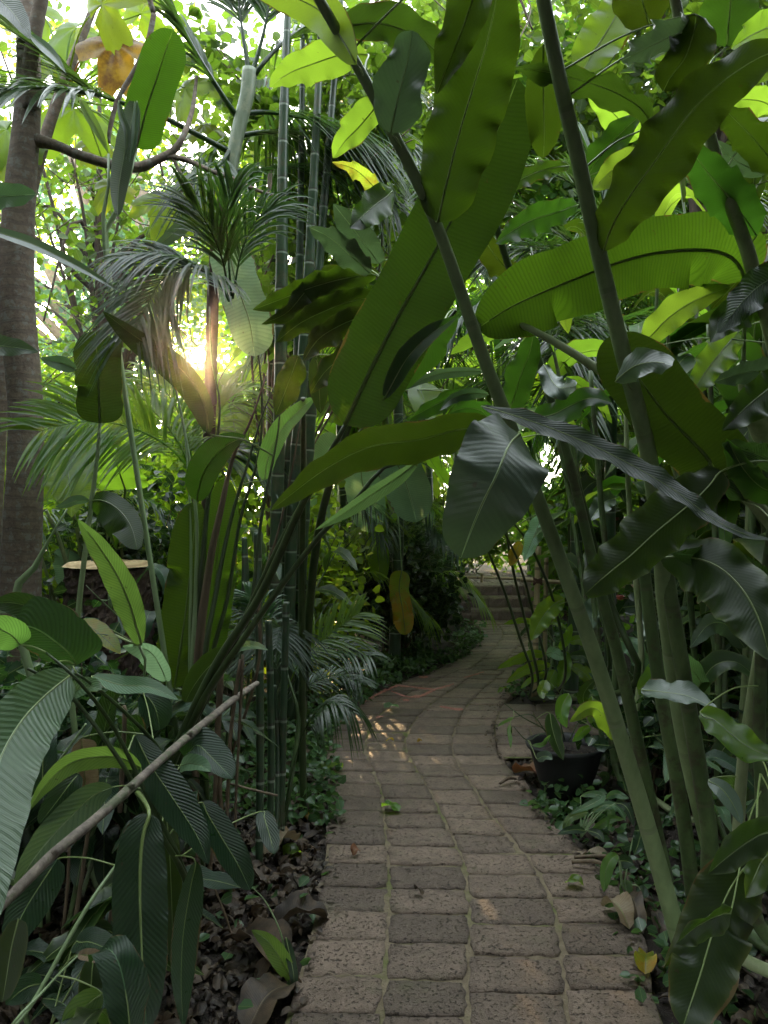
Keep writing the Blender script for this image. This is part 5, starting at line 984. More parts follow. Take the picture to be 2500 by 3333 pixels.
# shell-ginger clump by the railing, traced
sg = plant('ginger_plant', 'low clump of bright green ginger leaves at the foot of the bamboo railing', 'ginger', tuple(P('d', 730, 1530, 6.3)[:2]), sm='petiole_pale')
for pts, w in (([(730, 1532, 6.3), (715, 1460, 6.2), (735, 1300, 6.1)], 9), ([(760, 1532, 6.3), (790, 1440, 6.2), (800, 1300, 6.1)], 9), ([(700, 1532, 6.3), (700, 1490, 6.2), (705, 1440, 6.1)], 9)):
    sg.stem(W('d', pts), WR('d', pts, [w] * 3), 'petiole_pale', n=16)
for pts, wl, m_ in (([(700, 1350), (640, 1352), (560, 1380), (490, 1412)], 22, 'ginger_bright'), ([(720, 1400), (660, 1400), (590, 1430), (528, 1475)], 24, 'ginger_bright'), ([(660, 1215), (610, 1205), (560, 1210), (515, 1222)], 13, 'ginger_bright'),
                  ([(680, 1215), (730, 1215), (770, 1230), (800, 1250)], 12, 'ginger_bright'), ([(700, 1350), (730, 1345), (765, 1360), (790, 1350)], 25, 'banana_pale'), ([(790, 1340), (780, 1400), (770, 1450), (750, 1500)], 30, 'ginger_bright'),
                  ([(800, 1300), (850, 1290), (890, 1320), (920, 1380)], 24, 'ginger_bright'), ([(800, 1360), (860, 1360), (900, 1400), (930, 1450)], 24, 'ginger'), ([(740, 1420), (720, 1460), (700, 1500), (690, 1560)], 30, 'ginger_bright'),
                  ([(700, 1430), (660, 1450), (620, 1470), (590, 1500)], 16, 'ginger_bright'), ([(760, 1330), (780, 1300), (800, 1260), (810, 1220)], 20, 'ginger_bright'), ([(810, 1400), (860, 1430), (900, 1480), (920, 1540)], 30, 'ginger_bright')):
    sg.leaf('d', m_, 'lance', (6.05, 5.9), wl, wl, pts, fold=.25, tilt=15, wave=.008, n=24)
tl = plant('ginger_plant', 'row of thin dark canes leaning left beside the bend, one dead yellow leaf on them', 'ginger', tuple(P('d', 645, 1400, 6.35)[:2]))
for pts, w in (([(640, 1440, 5.6), (590, 1290, 5.5), (520, 1080, 5.4), (430, 860, 5.2)], 12), ([(665, 1450, 5.5), (620, 1250, 5.4), (560, 1000, 5.2), (520, 780, 5.0)], 12), ([(700, 1440, 5.5), (650, 1200, 5.3), (580, 950, 5.1), (460, 720, 4.9)], 11),
               ([(780, 1460, 5.0), (740, 1150, 4.8), (640, 900, 4.6), (540, 760, 4.4)], 12), ([(950, 1475, 4.2), (890, 1000, 4.0), (830, 700, 3.9), (770, 560, 3.8)], 14), ([(1060, 1500, 3.6), (980, 1150, 3.4), (900, 850, 3.3), (820, 560, 3.2), (760, 380, 3.1), (690, 120, 3.0)], 30)):
    tl.stem(W('d', pts), WR('d', pts, [w] * (len(pts) - 1) + [w * .7]), 'petiole', n=30)
tl.leaf('d', 'yellow', 'lance', (5.1, 5.1), 26, 26, [(590, 865), (578, 890), (560, 930), (545, 972)], fold=.3, wave=.01, n=20)
tl.leaf('d', 'ginger_bright', 'lance', (4.8, 4.7), 46, 48, [(780, 1112), (730, 1140), (680, 1200), (635, 1292)], fold=.2, wave=.012, n=30)
tl.leaf('d', 'sheen', 'lance', (4.6, 4.5), 42, 44, [(960, 1110), (920, 1140), (900, 1180), (905, 1240)], fold=.2, wave=.012, n=30)
tl.leaf('d', 'banana_pale', 'lance', (4.4, 4.3), 36, 38, [(690, 740), (665, 800), (640, 860), (605, 950)], fold=.3, wave=.012, n=30)
tl.leaf('d', 'sheen', 'lance', (4.4, 4.3), 40, 42, [(1000, 680), (960, 690), (920, 730), (890, 775)], fold=.3, wave=.012, n=30)
tl.leaf('d', 'heliconia_pale', 'lance', (3.9, 3.8), 44, 40, [(1010, 1290), (1070, 1320), (1110, 1380), (1130, 1465)], fold=.3, wave=.012, n=30)
tl.leaf('d', 'sheen', 'lance', (4.2, 4.1), 32, 30, [(1090, 1190), (1110, 1200), (1125, 1230), (1110, 1280)], fold=.3, wave=.012, n=30)

# far banana with the pale leaf against the light, and the dangling yellowed leaf
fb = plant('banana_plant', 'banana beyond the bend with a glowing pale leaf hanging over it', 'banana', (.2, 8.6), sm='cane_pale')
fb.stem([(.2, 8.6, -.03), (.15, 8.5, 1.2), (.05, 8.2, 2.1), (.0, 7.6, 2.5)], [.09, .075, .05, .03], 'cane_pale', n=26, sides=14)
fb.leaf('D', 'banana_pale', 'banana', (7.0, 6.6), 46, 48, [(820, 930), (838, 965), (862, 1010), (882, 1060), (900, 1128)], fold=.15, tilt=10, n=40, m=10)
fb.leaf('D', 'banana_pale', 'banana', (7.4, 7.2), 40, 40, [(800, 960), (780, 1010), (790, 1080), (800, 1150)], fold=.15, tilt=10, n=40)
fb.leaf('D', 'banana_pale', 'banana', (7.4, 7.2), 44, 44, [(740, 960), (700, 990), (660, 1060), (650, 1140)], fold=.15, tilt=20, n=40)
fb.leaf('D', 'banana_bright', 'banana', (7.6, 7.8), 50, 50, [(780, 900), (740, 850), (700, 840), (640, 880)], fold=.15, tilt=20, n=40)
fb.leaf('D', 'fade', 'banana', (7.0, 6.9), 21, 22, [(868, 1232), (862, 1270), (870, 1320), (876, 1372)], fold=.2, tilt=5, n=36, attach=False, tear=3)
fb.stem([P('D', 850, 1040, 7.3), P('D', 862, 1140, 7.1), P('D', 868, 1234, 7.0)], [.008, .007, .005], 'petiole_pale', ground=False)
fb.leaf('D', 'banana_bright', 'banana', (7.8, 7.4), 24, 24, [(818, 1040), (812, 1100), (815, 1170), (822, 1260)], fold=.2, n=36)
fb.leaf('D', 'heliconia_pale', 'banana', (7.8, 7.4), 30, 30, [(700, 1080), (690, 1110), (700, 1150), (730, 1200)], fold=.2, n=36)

# elephant ear
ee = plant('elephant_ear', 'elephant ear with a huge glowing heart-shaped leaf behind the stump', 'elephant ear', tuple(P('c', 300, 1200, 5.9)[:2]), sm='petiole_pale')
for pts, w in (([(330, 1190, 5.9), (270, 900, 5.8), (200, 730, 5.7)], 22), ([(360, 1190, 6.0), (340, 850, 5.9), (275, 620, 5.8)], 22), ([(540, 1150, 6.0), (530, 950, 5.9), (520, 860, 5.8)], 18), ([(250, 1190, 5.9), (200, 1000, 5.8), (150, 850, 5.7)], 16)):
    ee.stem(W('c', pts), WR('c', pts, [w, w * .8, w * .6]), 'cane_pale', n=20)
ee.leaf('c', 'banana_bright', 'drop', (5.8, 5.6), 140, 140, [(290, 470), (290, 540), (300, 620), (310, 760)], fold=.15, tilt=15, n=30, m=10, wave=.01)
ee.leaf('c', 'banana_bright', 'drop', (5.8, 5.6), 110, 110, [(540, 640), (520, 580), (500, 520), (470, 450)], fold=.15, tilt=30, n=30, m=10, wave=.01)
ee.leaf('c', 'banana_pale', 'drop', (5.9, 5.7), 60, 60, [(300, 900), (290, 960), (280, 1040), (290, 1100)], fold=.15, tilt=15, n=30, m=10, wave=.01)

# the pot plant, the two leafy plants beside it
pp_ = plant('potted_plant', 'straggly plant with narrow leaves rooted in the black pot', 'plant', (pc[0], pc[1]), sm='petiole_pale'); pp_.o.location.z = 0
for pts in ([(740, 260), (690, 200), (600, 150), (520, 90)], [(740, 260), (700, 215), (640, 140), (555, 150)], [(760, 250), (680, 220), (620, 250), (560, 190)], [(780, 250), (760, 150), (770, 60)], [(800, 250), (850, 150), (880, 90)]):
    pp_.stem([P('f', x, y, 4.1) for x, y in pts], [.004, .003, .003, .002][:len(pts)], 'petiole', n=12, sides=6, ground=False)
for pts, wl, mt in (([(715, 130), (725, 190), (745, 260), (775, 335)], 32, 'ginger'), ([(800, 50), (775, 90), (768, 140), (790, 195)], 32, 'ginger_bright'), ([(900, 60), (905, 110), (900, 150), (915, 195)], 28, 'ginger_bright'), ([(545, 180), (540, 210), (545, 245), (548, 285)], 9, 'heliconia_lit'),
                  ([(640, 270), (680, 270), (700, 250), (720, 225)], 10, 'heliconia_lit'), ([(890, 190), (860, 210), (840, 230), (815, 255)], 20, 'ginger_bright'), ([(560, 150), (530, 165), (510, 175), (490, 190)], 7, 'heliconia_lit'), ([(660, 330), (690, 318), (710, 320), (728, 332)], 24, 'sheen'), ([(870, 100), (860, 60), (880, 20), (920, -20)], 26, 'ginger'), ([(700, -10), (690, 20), (680, 40), (690, 70)], 26, 'ginger_bright')):
    pp_.leaf('f', mt, 'lance', (4.0, 3.9), wl, wl, pts, fold=.25, tilt=10, wave=.004, n=20)
def small_plant(label, fr, x, y, Y, specs, mats, w, name='seedling', dz=None):
    b = G(fr, x, y) if Y is None else P(fr, x, y, Y); s = plant(name, label, 'seedling', (b[0], b[1]), sm='petiole_pale')
    for k, pts in enumerate(specs):
        q = [P(fr, px_, py_, b[1] - .02 * j - .03 * (k % 3)) for j, (px_, py_) in enumerate(pts)]; base = np.array([b[0], b[1], .0])
        s.stem([base, base * .4 + np.array(q[0]) * .6 + np.array([0, 0, .02]), q[0]], [.004, .003, .002], 'petiole_pale', n=8, sides=6, ground=False)
        s.leafw(mats[k % len(mats)], 'lance', np.array(q), px(fr, w, b[1]), px(fr, w, b[1]), attach=False, fold=.25, tilt=R.uniform(-20, 30), n=20, wave=.002)
    return s
small_plant('clump of narrow pale-veined leaves by the right path edge below the pot', 'f', 850, 670, None, [[(850, 490), (900, 480), (940, 500), (800, 570)][::1], [(880, 560), (840, 570), (800, 590), (770, 660)], [(870, 640), (830, 635), (790, 640), (750, 655)], [(900, 560), (950, 530), (1010, 540), (1045, 600)],
    [(900, 640), (930, 620), (980, 590), (1040, 590)], [(880, 640), (920, 650), (940, 670), (950, 690)], [(960, 500), (1000, 480), (1030, 490), (1060, 500)], [(960, 540), (980, 560), (975, 600), (970, 640)], [(1000, 520), (1040, 530), (1060, 560), (1080, 620)]], ['heliconia_pale', 'heliconia_lit', 'heliconia'], 17)
small_plant('taller narrow-leaved seedling just below the pot at the right path edge', 'f', 830, 560, 4.3, [[(800, 450), (790, 440), (770, 440), (745, 445)], [(860, 490), (870, 450), (890, 420), (915, 408)], [(830, 500), (790, 490), (760, 500), (735, 510)], [(820, 530), (780, 520), (740, 525), (712, 545)], [(860, 470), (880, 480), (850, 500), (830, 540)], [(930, 400), (960, 400), (950, 430), (940, 450)], [(980, 400), (1010, 380), (1020, 400), (1010, 440)]], ['tree_dark', 'heliconia', 'heliconia_pale'], 15)
small_plant('seedling with hanging bright leaf over the right path edge', 'f', 1030, 920, None, [[(1010, 745), (985, 760), (960, 810), (950, 905)], [(1020, 770), (1040, 770), (1060, 775), (1080, 790)], [(1085, 640), (1110, 640), (1100, 690), (1080, 745)], [(1040, 850), (1045, 880), (1050, 920), (1055, 960)], [(1100, 880), (1110, 900), (1115, 915), (1100, 930)]], ['heliconia_lit', 'heliconia', 'tree_dark'], 28)

# pink flowers
def flower(label, fr, x, y, Y, s, base):
    c = P(fr, x, y, Y); t = thing('torch_flower', label, 'flower', (float(base[0]), float(base[1]), 0)); 
    mb = MB(); tube(mb, [(base[0], base[1], -.02), ((c[0] + base[0]) / 2, (c[1] + base[1]) / 2, c[2] * .5), c], [.009, .008, .006], 6, 12); mb.build('stalk', 'petiole', t)
    mb = MB(); rr = np.random.RandomState(int(x))
    for k in range(22):
        a = k * 2.4; u = k / 22; d = unit(np.array([math.cos(a), math.sin(a), .3 + 1.8 * (1 - u)])); q = [c, c + d * s * .5, c + d * s * (.6 + .4 * u) + np.array([0, 0, -.2 * u * s])]
        blade(mb, np.array(q), s * .16, s * .16, 'oval', n=6, m=2, hint=(0.01, 0, 1), seed=k)
    mb.build('petals', 'petal', t)
flower('pale pink torch flower between canes right of the steps', 'd', 1020, 1120, 6.0, .08, (P('d', 1020, 1120, 6)[0], 6.3)); flower('pink torch flower, lower one of two right of the steps', 'd', 985, 1160, 6.2, .06, (P('d', 985, 1160, 6.2)[0], 6.2))
flower('small red torch flower near the right edge', 'd', 1460, 1195, 4.6, .06, (P('d', 1460, 1195, 4.6)[0], 4.6)); flower('tiny red torch flower high between canes', 'd', 1005, 775, 7, .06, (P('d', 1005, 775, 7)[0], 7.0))

# ------------------------------------------------------------------ procedural ginger, banana and shrubs further back
K = 0
for (x, y, h, n, lm, ll, wl, lab) in (
    (1.9, 3.7, 2.9, 5, ['ginger', 'ginger_bright'], .55, .065, 'ginger behind the right canes, leaves crossing the frame at head height'), (2.7, 4.6, 3.6, 6, ['ginger', 'ginger_bright'], .6, .07, 'tall ginger at the far right behind the striped banana leaf'),
    (1.75, 4.2, 1.5, 5, ['ginger', 'heliconia'], .4, .05, 'knee-high ginger right behind the black pot'), (2.2, 3.6, 1.3, 6, ['heliconia', 'ginger'], .4, .045, 'dark low ginger among the thick right canes'),
    (1.75, 7.2, 2.2, 6, ['ginger', 'ginger_bright'], .5, .06, 'ginger at the railing, right of the far path'), (2.6, 6.8, 3.2, 7, ['ginger', 'ginger_bright'], .55, .06, 'tall ginger behind the railing seen between the thick canes'),
    (3.6, 7.6, 4.2, 7, ['ginger', 'ginger_bright'], .6, .07, 'tallest ginger behind the side path at the right'), (1.6, 3.3, .8, 6, ['heliconia', 'heliconia_pale'], .28, .035, 'small dark-leaved ginger at the foot of the right canes'),
    (-1.2, 2.75, .75, 7, ['heliconia', 'heliconia'], .38, .05, 'low dark heliconia crowding the soil below the pole'), (-.95, 2.2, .5, 6, ['heliconia', 'ginger'], .3, .042, 'small dark heliconia in the lower left corner under the hanging leaves'), (-1.55, 2.3, .8, 6, ['heliconia'], .4, .05, 'dark heliconia at the left edge under the pale ribbed leaf'),
    (3.0, 10.5, 3.4, 6, ['ginger_bright'], .6, .07, 'sunlit ginger beyond the railing'), (-.95, 5.0, 1.3, 6, ['heliconia', 'ginger'], .42, .05, 'dark broad-leaved plant between stump and bamboo'),
    (-2.9, 4.6, 1.2, 6, ['heliconia', 'ginger'], .42, .05, 'shaded broad-leaved plant at the foot of the ringed tree'), (-1.0, 3.6, .9, 7, ['heliconia', 'ginger'], .30, .035, 'shaded low leaves under the slanting petioles'),
    (-1.5, 3.0, .9, 7, ['heliconia', 'heliconia'], .4, .045, 'dark low leaves behind the pole, lower left'), (-.1, 10.2, 2.6, 6, ['ginger_bright', 'ginger'], .5, .06, 'ginger rising over the dark palms at the bend'),
    (1.55, 3.25, 3.5, 4, ['ginger', 'ginger_olive'], .62, .095, 'ginger with crowded dark leaves over the upright cane, top right'), (2.3, 3.5, 3.8, 5, ['ginger', 'ginger_olive'], .65, .10, 'dense ginger filling the upper right corner'), (1.45, 4.45, 3.7, 4, ['ginger', 'ginger_bright'], .6, .08, 'ginger arching over the path at the top, between the two big canes'),
    (2.6, 4.2, 4.3, 5, ['ginger', 'ginger_bright'], .65, .10, 'very tall ginger behind the upper right corner leaves'), (2.0, 6.6, 4.6, 6, ['ginger', 'ginger_olive'], .6, .09, 'tall shaded ginger behind the railing reaching the top of the view'),
    (1.0, 12.8, 3.2, 7, ['ginger_bright'], .6, .07, 'sunlit ginger straight above the steps'), (.9, 6.9, .01, 0, 'ginger', .1, .1, None)):
    if not lab: continue
    K += 1; cane_plant(lab, x, y, h, n, lm, 300 + K, ll, wl, big=y < 8, r0=.018 if h > 2 else .009, spread=.5)
K = 0
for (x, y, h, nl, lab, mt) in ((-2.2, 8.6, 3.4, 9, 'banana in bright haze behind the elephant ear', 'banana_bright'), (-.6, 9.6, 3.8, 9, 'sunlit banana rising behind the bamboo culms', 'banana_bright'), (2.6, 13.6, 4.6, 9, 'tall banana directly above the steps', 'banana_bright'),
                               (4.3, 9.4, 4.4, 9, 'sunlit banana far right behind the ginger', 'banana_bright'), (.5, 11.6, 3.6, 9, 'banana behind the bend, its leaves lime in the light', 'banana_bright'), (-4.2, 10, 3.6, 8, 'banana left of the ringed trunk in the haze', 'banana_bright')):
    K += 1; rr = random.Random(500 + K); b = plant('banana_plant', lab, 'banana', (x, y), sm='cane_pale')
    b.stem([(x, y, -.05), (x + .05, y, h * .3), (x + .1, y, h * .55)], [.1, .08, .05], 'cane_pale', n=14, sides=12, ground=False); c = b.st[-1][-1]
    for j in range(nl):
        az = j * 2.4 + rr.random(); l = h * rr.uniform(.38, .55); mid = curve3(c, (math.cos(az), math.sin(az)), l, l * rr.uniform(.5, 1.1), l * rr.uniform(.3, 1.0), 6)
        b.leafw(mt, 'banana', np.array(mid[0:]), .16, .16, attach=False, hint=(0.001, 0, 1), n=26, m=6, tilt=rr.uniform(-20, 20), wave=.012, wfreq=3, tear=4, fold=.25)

GAPS = [(200, 75, 75, 65), (170, 20, 60, 40), (640, 290, 60, 90), (610, 380, 40, 40), (500, 110, 30, 40), (605, 60, 30, 26), (425, 765, 22, 22), (150, 430, 60, 40), (110, 560, 60, 80), (110, 690, 50, 60), (300, 445, 26, 60),
        (960, 690, 60, 40), (920, 760, 30, 40), (640, 560, 24, 24), (850, 130, 20, 16), (350, 220, 24, 30), (600, 560, 30, 20), (1165, 80, 16, 20)]
def open_gaps(C, keep=.12, seed=0, scale=.78):
    """Leaves thin out where the photograph has open sky between the crowns."""
    rr = np.random.RandomState(seed); u, v = proj(C); u, v = u / 1.507, v / 1.507; k = np.ones(len(C), bool)
    for gx_, gy_, ra, rb in GAPS:
        d = ((u - gx_) / (ra * scale)) ** 2 + ((v - gy_) / (rb * scale)) ** 2; k &= (d > 1) | ((rr.rand(len(C)) < keep) & (gy_ != 765))
    return C[k]
def clumps(center, rad, n, per, cs, seed):
    rr = np.random.RandomState(seed); d = unit(rr.randn(n, 3)) * (rr.rand(n, 1) ** .45) * np.array(rad) + np.array(center)
    return (d[:, None, :] + rr.randn(n, per, 3) * cs * (0.5 + rr.rand(n, 1, 1))).reshape(-1, 3), d
def tree(label, x, y, h, rad, mat, n=90, per=34, ls=.14, tr_=.14, seed=0, lean=0.0, group=None, bark='bark_dark', name='broadleaf_tree', zc=None, gaps=1.0, cs=.32, aspect=.42, outside=False):
    t = thing(name, label, 'tree', (x, y, 0), group); z0 = float(gz(x, y)); zc = zc or h * .68
    C, d = clumps((x + lean, y, zc), rad, n, per, cs, seed); C = C[C[:, 2] > .1]
    if outside: u_, v_ = proj(C); C = C[~((C[:, 1] > .2) & (u_ > -500) & (u_ < 3000) & (v_ > -700))]
    top = np.array([x + lean, y, h * .9]); mb = MB(); tube(mb, [(x, y, z0 - .1), (x + lean * .3, y, h * .3), (x + lean * .7, y, h * .6), top], [tr_, tr_ * .8, tr_ * .5, tr_ * .15], 12, 24, rough=.08); mb.build('trunk', bark, t)
    mb = MB(); rr = np.random.RandomState(seed + 1)
    for q in d[rr.permutation(len(d))[:16]]:
        f = rr.uniform(.35, .7); b = np.array([x + lean * f, y, h * f * .9]); tube(mb, [b, b * .5 + q * .5 + np.array([0, 0, .1 * h * rr.rand()]), q], [tr_ * .4, tr_ * .22, .01], 7, 10)
    mb.build('limbs', bark, t); mb = MB(); leaves(mb, open_gaps(C, seed=seed, scale=gaps * .78), ls, seed, aspect=aspect); mb.build('crown', mat, t); return t
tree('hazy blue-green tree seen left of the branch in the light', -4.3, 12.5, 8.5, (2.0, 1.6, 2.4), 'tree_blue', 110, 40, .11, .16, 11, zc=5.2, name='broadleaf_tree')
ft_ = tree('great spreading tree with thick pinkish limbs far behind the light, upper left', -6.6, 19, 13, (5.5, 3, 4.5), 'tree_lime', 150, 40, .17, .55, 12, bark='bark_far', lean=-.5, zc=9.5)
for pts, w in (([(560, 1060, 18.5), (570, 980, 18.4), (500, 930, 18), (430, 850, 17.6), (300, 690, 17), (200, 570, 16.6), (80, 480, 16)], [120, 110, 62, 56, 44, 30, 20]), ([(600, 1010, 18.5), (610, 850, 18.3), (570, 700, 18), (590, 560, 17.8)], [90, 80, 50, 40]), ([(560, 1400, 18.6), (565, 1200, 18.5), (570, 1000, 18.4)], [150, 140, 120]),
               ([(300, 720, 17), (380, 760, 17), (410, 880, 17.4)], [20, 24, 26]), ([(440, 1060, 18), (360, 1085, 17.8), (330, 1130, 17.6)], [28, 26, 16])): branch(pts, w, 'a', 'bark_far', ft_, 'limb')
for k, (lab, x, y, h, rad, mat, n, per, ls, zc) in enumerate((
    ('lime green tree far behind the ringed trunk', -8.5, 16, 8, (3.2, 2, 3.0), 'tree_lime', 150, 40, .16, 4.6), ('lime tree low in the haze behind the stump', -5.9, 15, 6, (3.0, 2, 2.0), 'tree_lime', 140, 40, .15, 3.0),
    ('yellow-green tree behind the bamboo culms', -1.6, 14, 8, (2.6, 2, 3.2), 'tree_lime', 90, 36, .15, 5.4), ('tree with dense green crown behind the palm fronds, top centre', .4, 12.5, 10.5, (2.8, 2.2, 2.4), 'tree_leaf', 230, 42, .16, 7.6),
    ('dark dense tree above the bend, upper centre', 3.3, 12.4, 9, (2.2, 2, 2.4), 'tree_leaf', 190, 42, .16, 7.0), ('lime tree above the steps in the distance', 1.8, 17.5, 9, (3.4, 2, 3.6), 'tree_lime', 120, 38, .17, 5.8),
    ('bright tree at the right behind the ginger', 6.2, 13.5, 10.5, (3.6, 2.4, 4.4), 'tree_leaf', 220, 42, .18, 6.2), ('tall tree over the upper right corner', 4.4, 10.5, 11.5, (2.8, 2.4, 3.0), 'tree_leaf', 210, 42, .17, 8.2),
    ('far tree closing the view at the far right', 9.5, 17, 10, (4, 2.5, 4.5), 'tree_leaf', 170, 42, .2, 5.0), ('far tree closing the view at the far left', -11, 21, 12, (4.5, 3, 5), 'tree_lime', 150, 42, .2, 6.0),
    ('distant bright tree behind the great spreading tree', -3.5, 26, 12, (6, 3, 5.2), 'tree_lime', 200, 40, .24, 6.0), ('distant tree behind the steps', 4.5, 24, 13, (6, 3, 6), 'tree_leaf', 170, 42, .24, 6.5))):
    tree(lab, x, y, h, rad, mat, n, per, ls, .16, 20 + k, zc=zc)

# unseen trees added behind, beside and over the viewer to shade the view
for k, (lab, x, y, h, rad, zc) in enumerate((('unseen dense tree added behind the viewer, shading the near leaves', .5, -4.5, 9, (4.5, 2.5, 4.2), 5.0), ('unseen dense shading tree added behind the viewer to the left', -5.5, -2.5, 9, (3.5, 3, 4.2), 4.8), ('unseen dense shading tree added behind the viewer to the right', 6.0, -2.0, 9, (3.5, 3, 4.2), 4.8), ('dense shading tree added outside the frame on the left', -6.0, 3.2, 6, (2.0, 2.6, 2.4), 3.2), ('dense shading tree added outside the frame on the right', 6.2, 3.4, 6, (2.0, 2.6, 2.4), 3.2), ('dense shading tree added outside the frame further back on the left', -7.2, 7.0, 8, (2.2, 2.6, 3.4), 4.2), ('dense shading tree added outside the frame further back on the right', 7.6, 7.4, 8, (2.4, 2.6, 3.4), 4.2), ('unseen spreading tree added to shade the place where the viewer stands', -2.2, -1.8, 9, (3.6, 2.2, 1.6), 7.0), ('second unseen spreading tree added to shade the viewer from the right', 3.0, -1.0, 8.5, (3.6, 2.4, 1.5), 6.6))):
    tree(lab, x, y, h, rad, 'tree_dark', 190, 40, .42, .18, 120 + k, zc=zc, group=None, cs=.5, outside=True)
tree('small-leaved tree spreading before the light above the stump, upper left', -3.4, 9.2, 8, (2.4, 1.5, 2.4), 'tree_leaf', 80, 30, .12, .09, 161, zc=5.5)
tree('slender tree with small leaves rising behind the crownshaft palm', -1.3, 8.8, 7.5, (1.3, 1.2, 1.8), 'tree_leaf', 45, 30, .12, .07, 162, zc=5.3)
# lobed-leaf tree high on the left
def lobed(mb, c, d, n_, size, seed):
    rr = np.random.RandomState(seed); d = unit(np.asarray(d, float)); n_ = np.asarray(n_, float); s = unit(np.cross(d, n_)); n_ = np.cross(s, d); m = 9; K2 = 64
    th = np.linspace(-math.pi * .93, math.pi * .93, K2); lob = 0.5 + 0.5 * np.cos(th * 3.5 * (1 + .0)); r = size * (0.58 + 0.42 * np.cos(th * .5) ** .7) * (0.52 + .48 * np.clip(lob * 1.7, 0, 1)) * (1 + .05 * rr.randn(K2))
    rings = 5; V = [c]; U = [[0.2, 0]]
    for a in range(1, rings + 1):
        f = a / rings; rr_ = r * f if a > 2 else size * .42 * f * np.ones(K2) * (r / r.max()) ** .3
        p = c + d * (rr_ * np.cos(th))[:, None] + s * (rr_ * np.sin(th))[:, None] - n_ * (.35 * rr_ ** 2 / size)[:, None] + n_ * (.04 * size * np.cos(th * 7) * f)[:, None] - np.array([0, 0, .1]) * (rr_ * f)[:, None]
        V += list(p); U += [[.15 + .8 * abs(math.sin(x * 3.5)), f * size] for x in th]
    F = [[0, 1 + b, 2 + b] for b in range(K2 - 1)] + [[1 + (a - 1) * K2 + b, 1 + a * K2 + b, 2 + a * K2 + b, 2 + (a - 1) * K2 + b] for a in range(1, rings) for b in range(K2 - 1)]
    mb.add(V, F, U)
lt = thing('lobed_leaf_tree', 'tree with big deeply lobed leaves glowing at the top left, one leaf withered orange', 'tree', (-2.9, 5.6, 0))
mb = MB(); tube(mb, [(-2.9, 5.6, -.05), (-2.8, 5.6, 2.2), (-2.5, 5.5, 3.9), (-1.9, 5.4, 5.4)], [.07, .06, .045, .02], 10, 24); mb.build('trunk', 'bark', lt)
tc_ = np.array([-2.3, 5.5, 4.5])
for k, (x, y, s, Y_, dx, dy) in enumerate(((500, 190, 185, 5.2, .1, -1), (330, 120, 170, 5.6, -.4, -.5), (440, 20, 190, 5.0, .5, .4), (250, 260, 150, 5.8, -.6, -.3), (320, 470, 200, 5.6, -.5, -.6), (660, 400, 120, 5.4, .2, -.8), (800, 380, 150, 5.8, .6, .2), (700, 860, 160, 5.4, .1, -1), (790, 880, 130, 5.6, .5, -.8),
                        (480, 800, 110, 5.6, -.4, -.8), (30, 560, 180, 5.4, -.3, -.6), (20, 700, 150, 5.4, -.6, -.4), (610, 60, 150, 5.2, .4, .6), (180, 60, 140, 5.8, -.5, .3), (880, 540, 100, 6.0, .5, -.3), (120, 300, 110, 6.0, .2, -.6), (740, 250, 110, 5.8, .7, .1), (900, 760, 100, 6.0, .3, -.8), (400, 620, 90, 6.0, -.2, -.8))):
    c = P('a', x, y, Y_); mb = MB(); lobed(mb, c, (dx, -.25, dy * .8), (R.uniform(-.4, .4), -1, R.uniform(.1, .6)), px('a', s, Y_) * 1.05, 60 + k)
    tube(mb, [tc_ + (c - tc_) * .1, (tc_ + c) / 2 + np.array([0, 0, .15]), c], [.008, .006, .004], 5, 10)
    mb.build('leaf', 'lobed_orange' if k == 0 else 'lobed', lt)

# leafy vines and shrubs filling the middle distance
def shrub(label, x, y, h, r, mat, n, per, ls, seed, name='shrub', group=None, aspect=.55, cs=.13, zmin=.05):
    t = thing(name, label, 'shrub', (x, y, float(gz(x, y))), group); C, d = clumps((x, y, h * .55), (r, r * .8, h * .5), n, per, cs, seed); C = C[(C[:, 2] > zmin)]; C = C[~on_path(C[:, 0], C[:, 1], -.1) | (C[:, 2] > 1.2)]
    mb = MB(); rr = np.random.RandomState(seed + 3)
    for q in d[rr.permutation(len(d))[:22]]:
        b = np.array([x + rr.uniform(-.12, .12), y + rr.uniform(-.1, .1), -.05]); m_ = b * .5 + q * .5 + np.array([rr.uniform(-.1, .1), 0, .2]); tube(mb, [b, m_, q], [.009, .006, .003], 5, 9)
    mb.build('twigs', 'drystem', t); mb = MB(); leaves(mb, open_gaps(C, keep=.3, seed=seed, scale=.75), ls, seed, aspect=aspect); mb.build('foliage', mat, t)
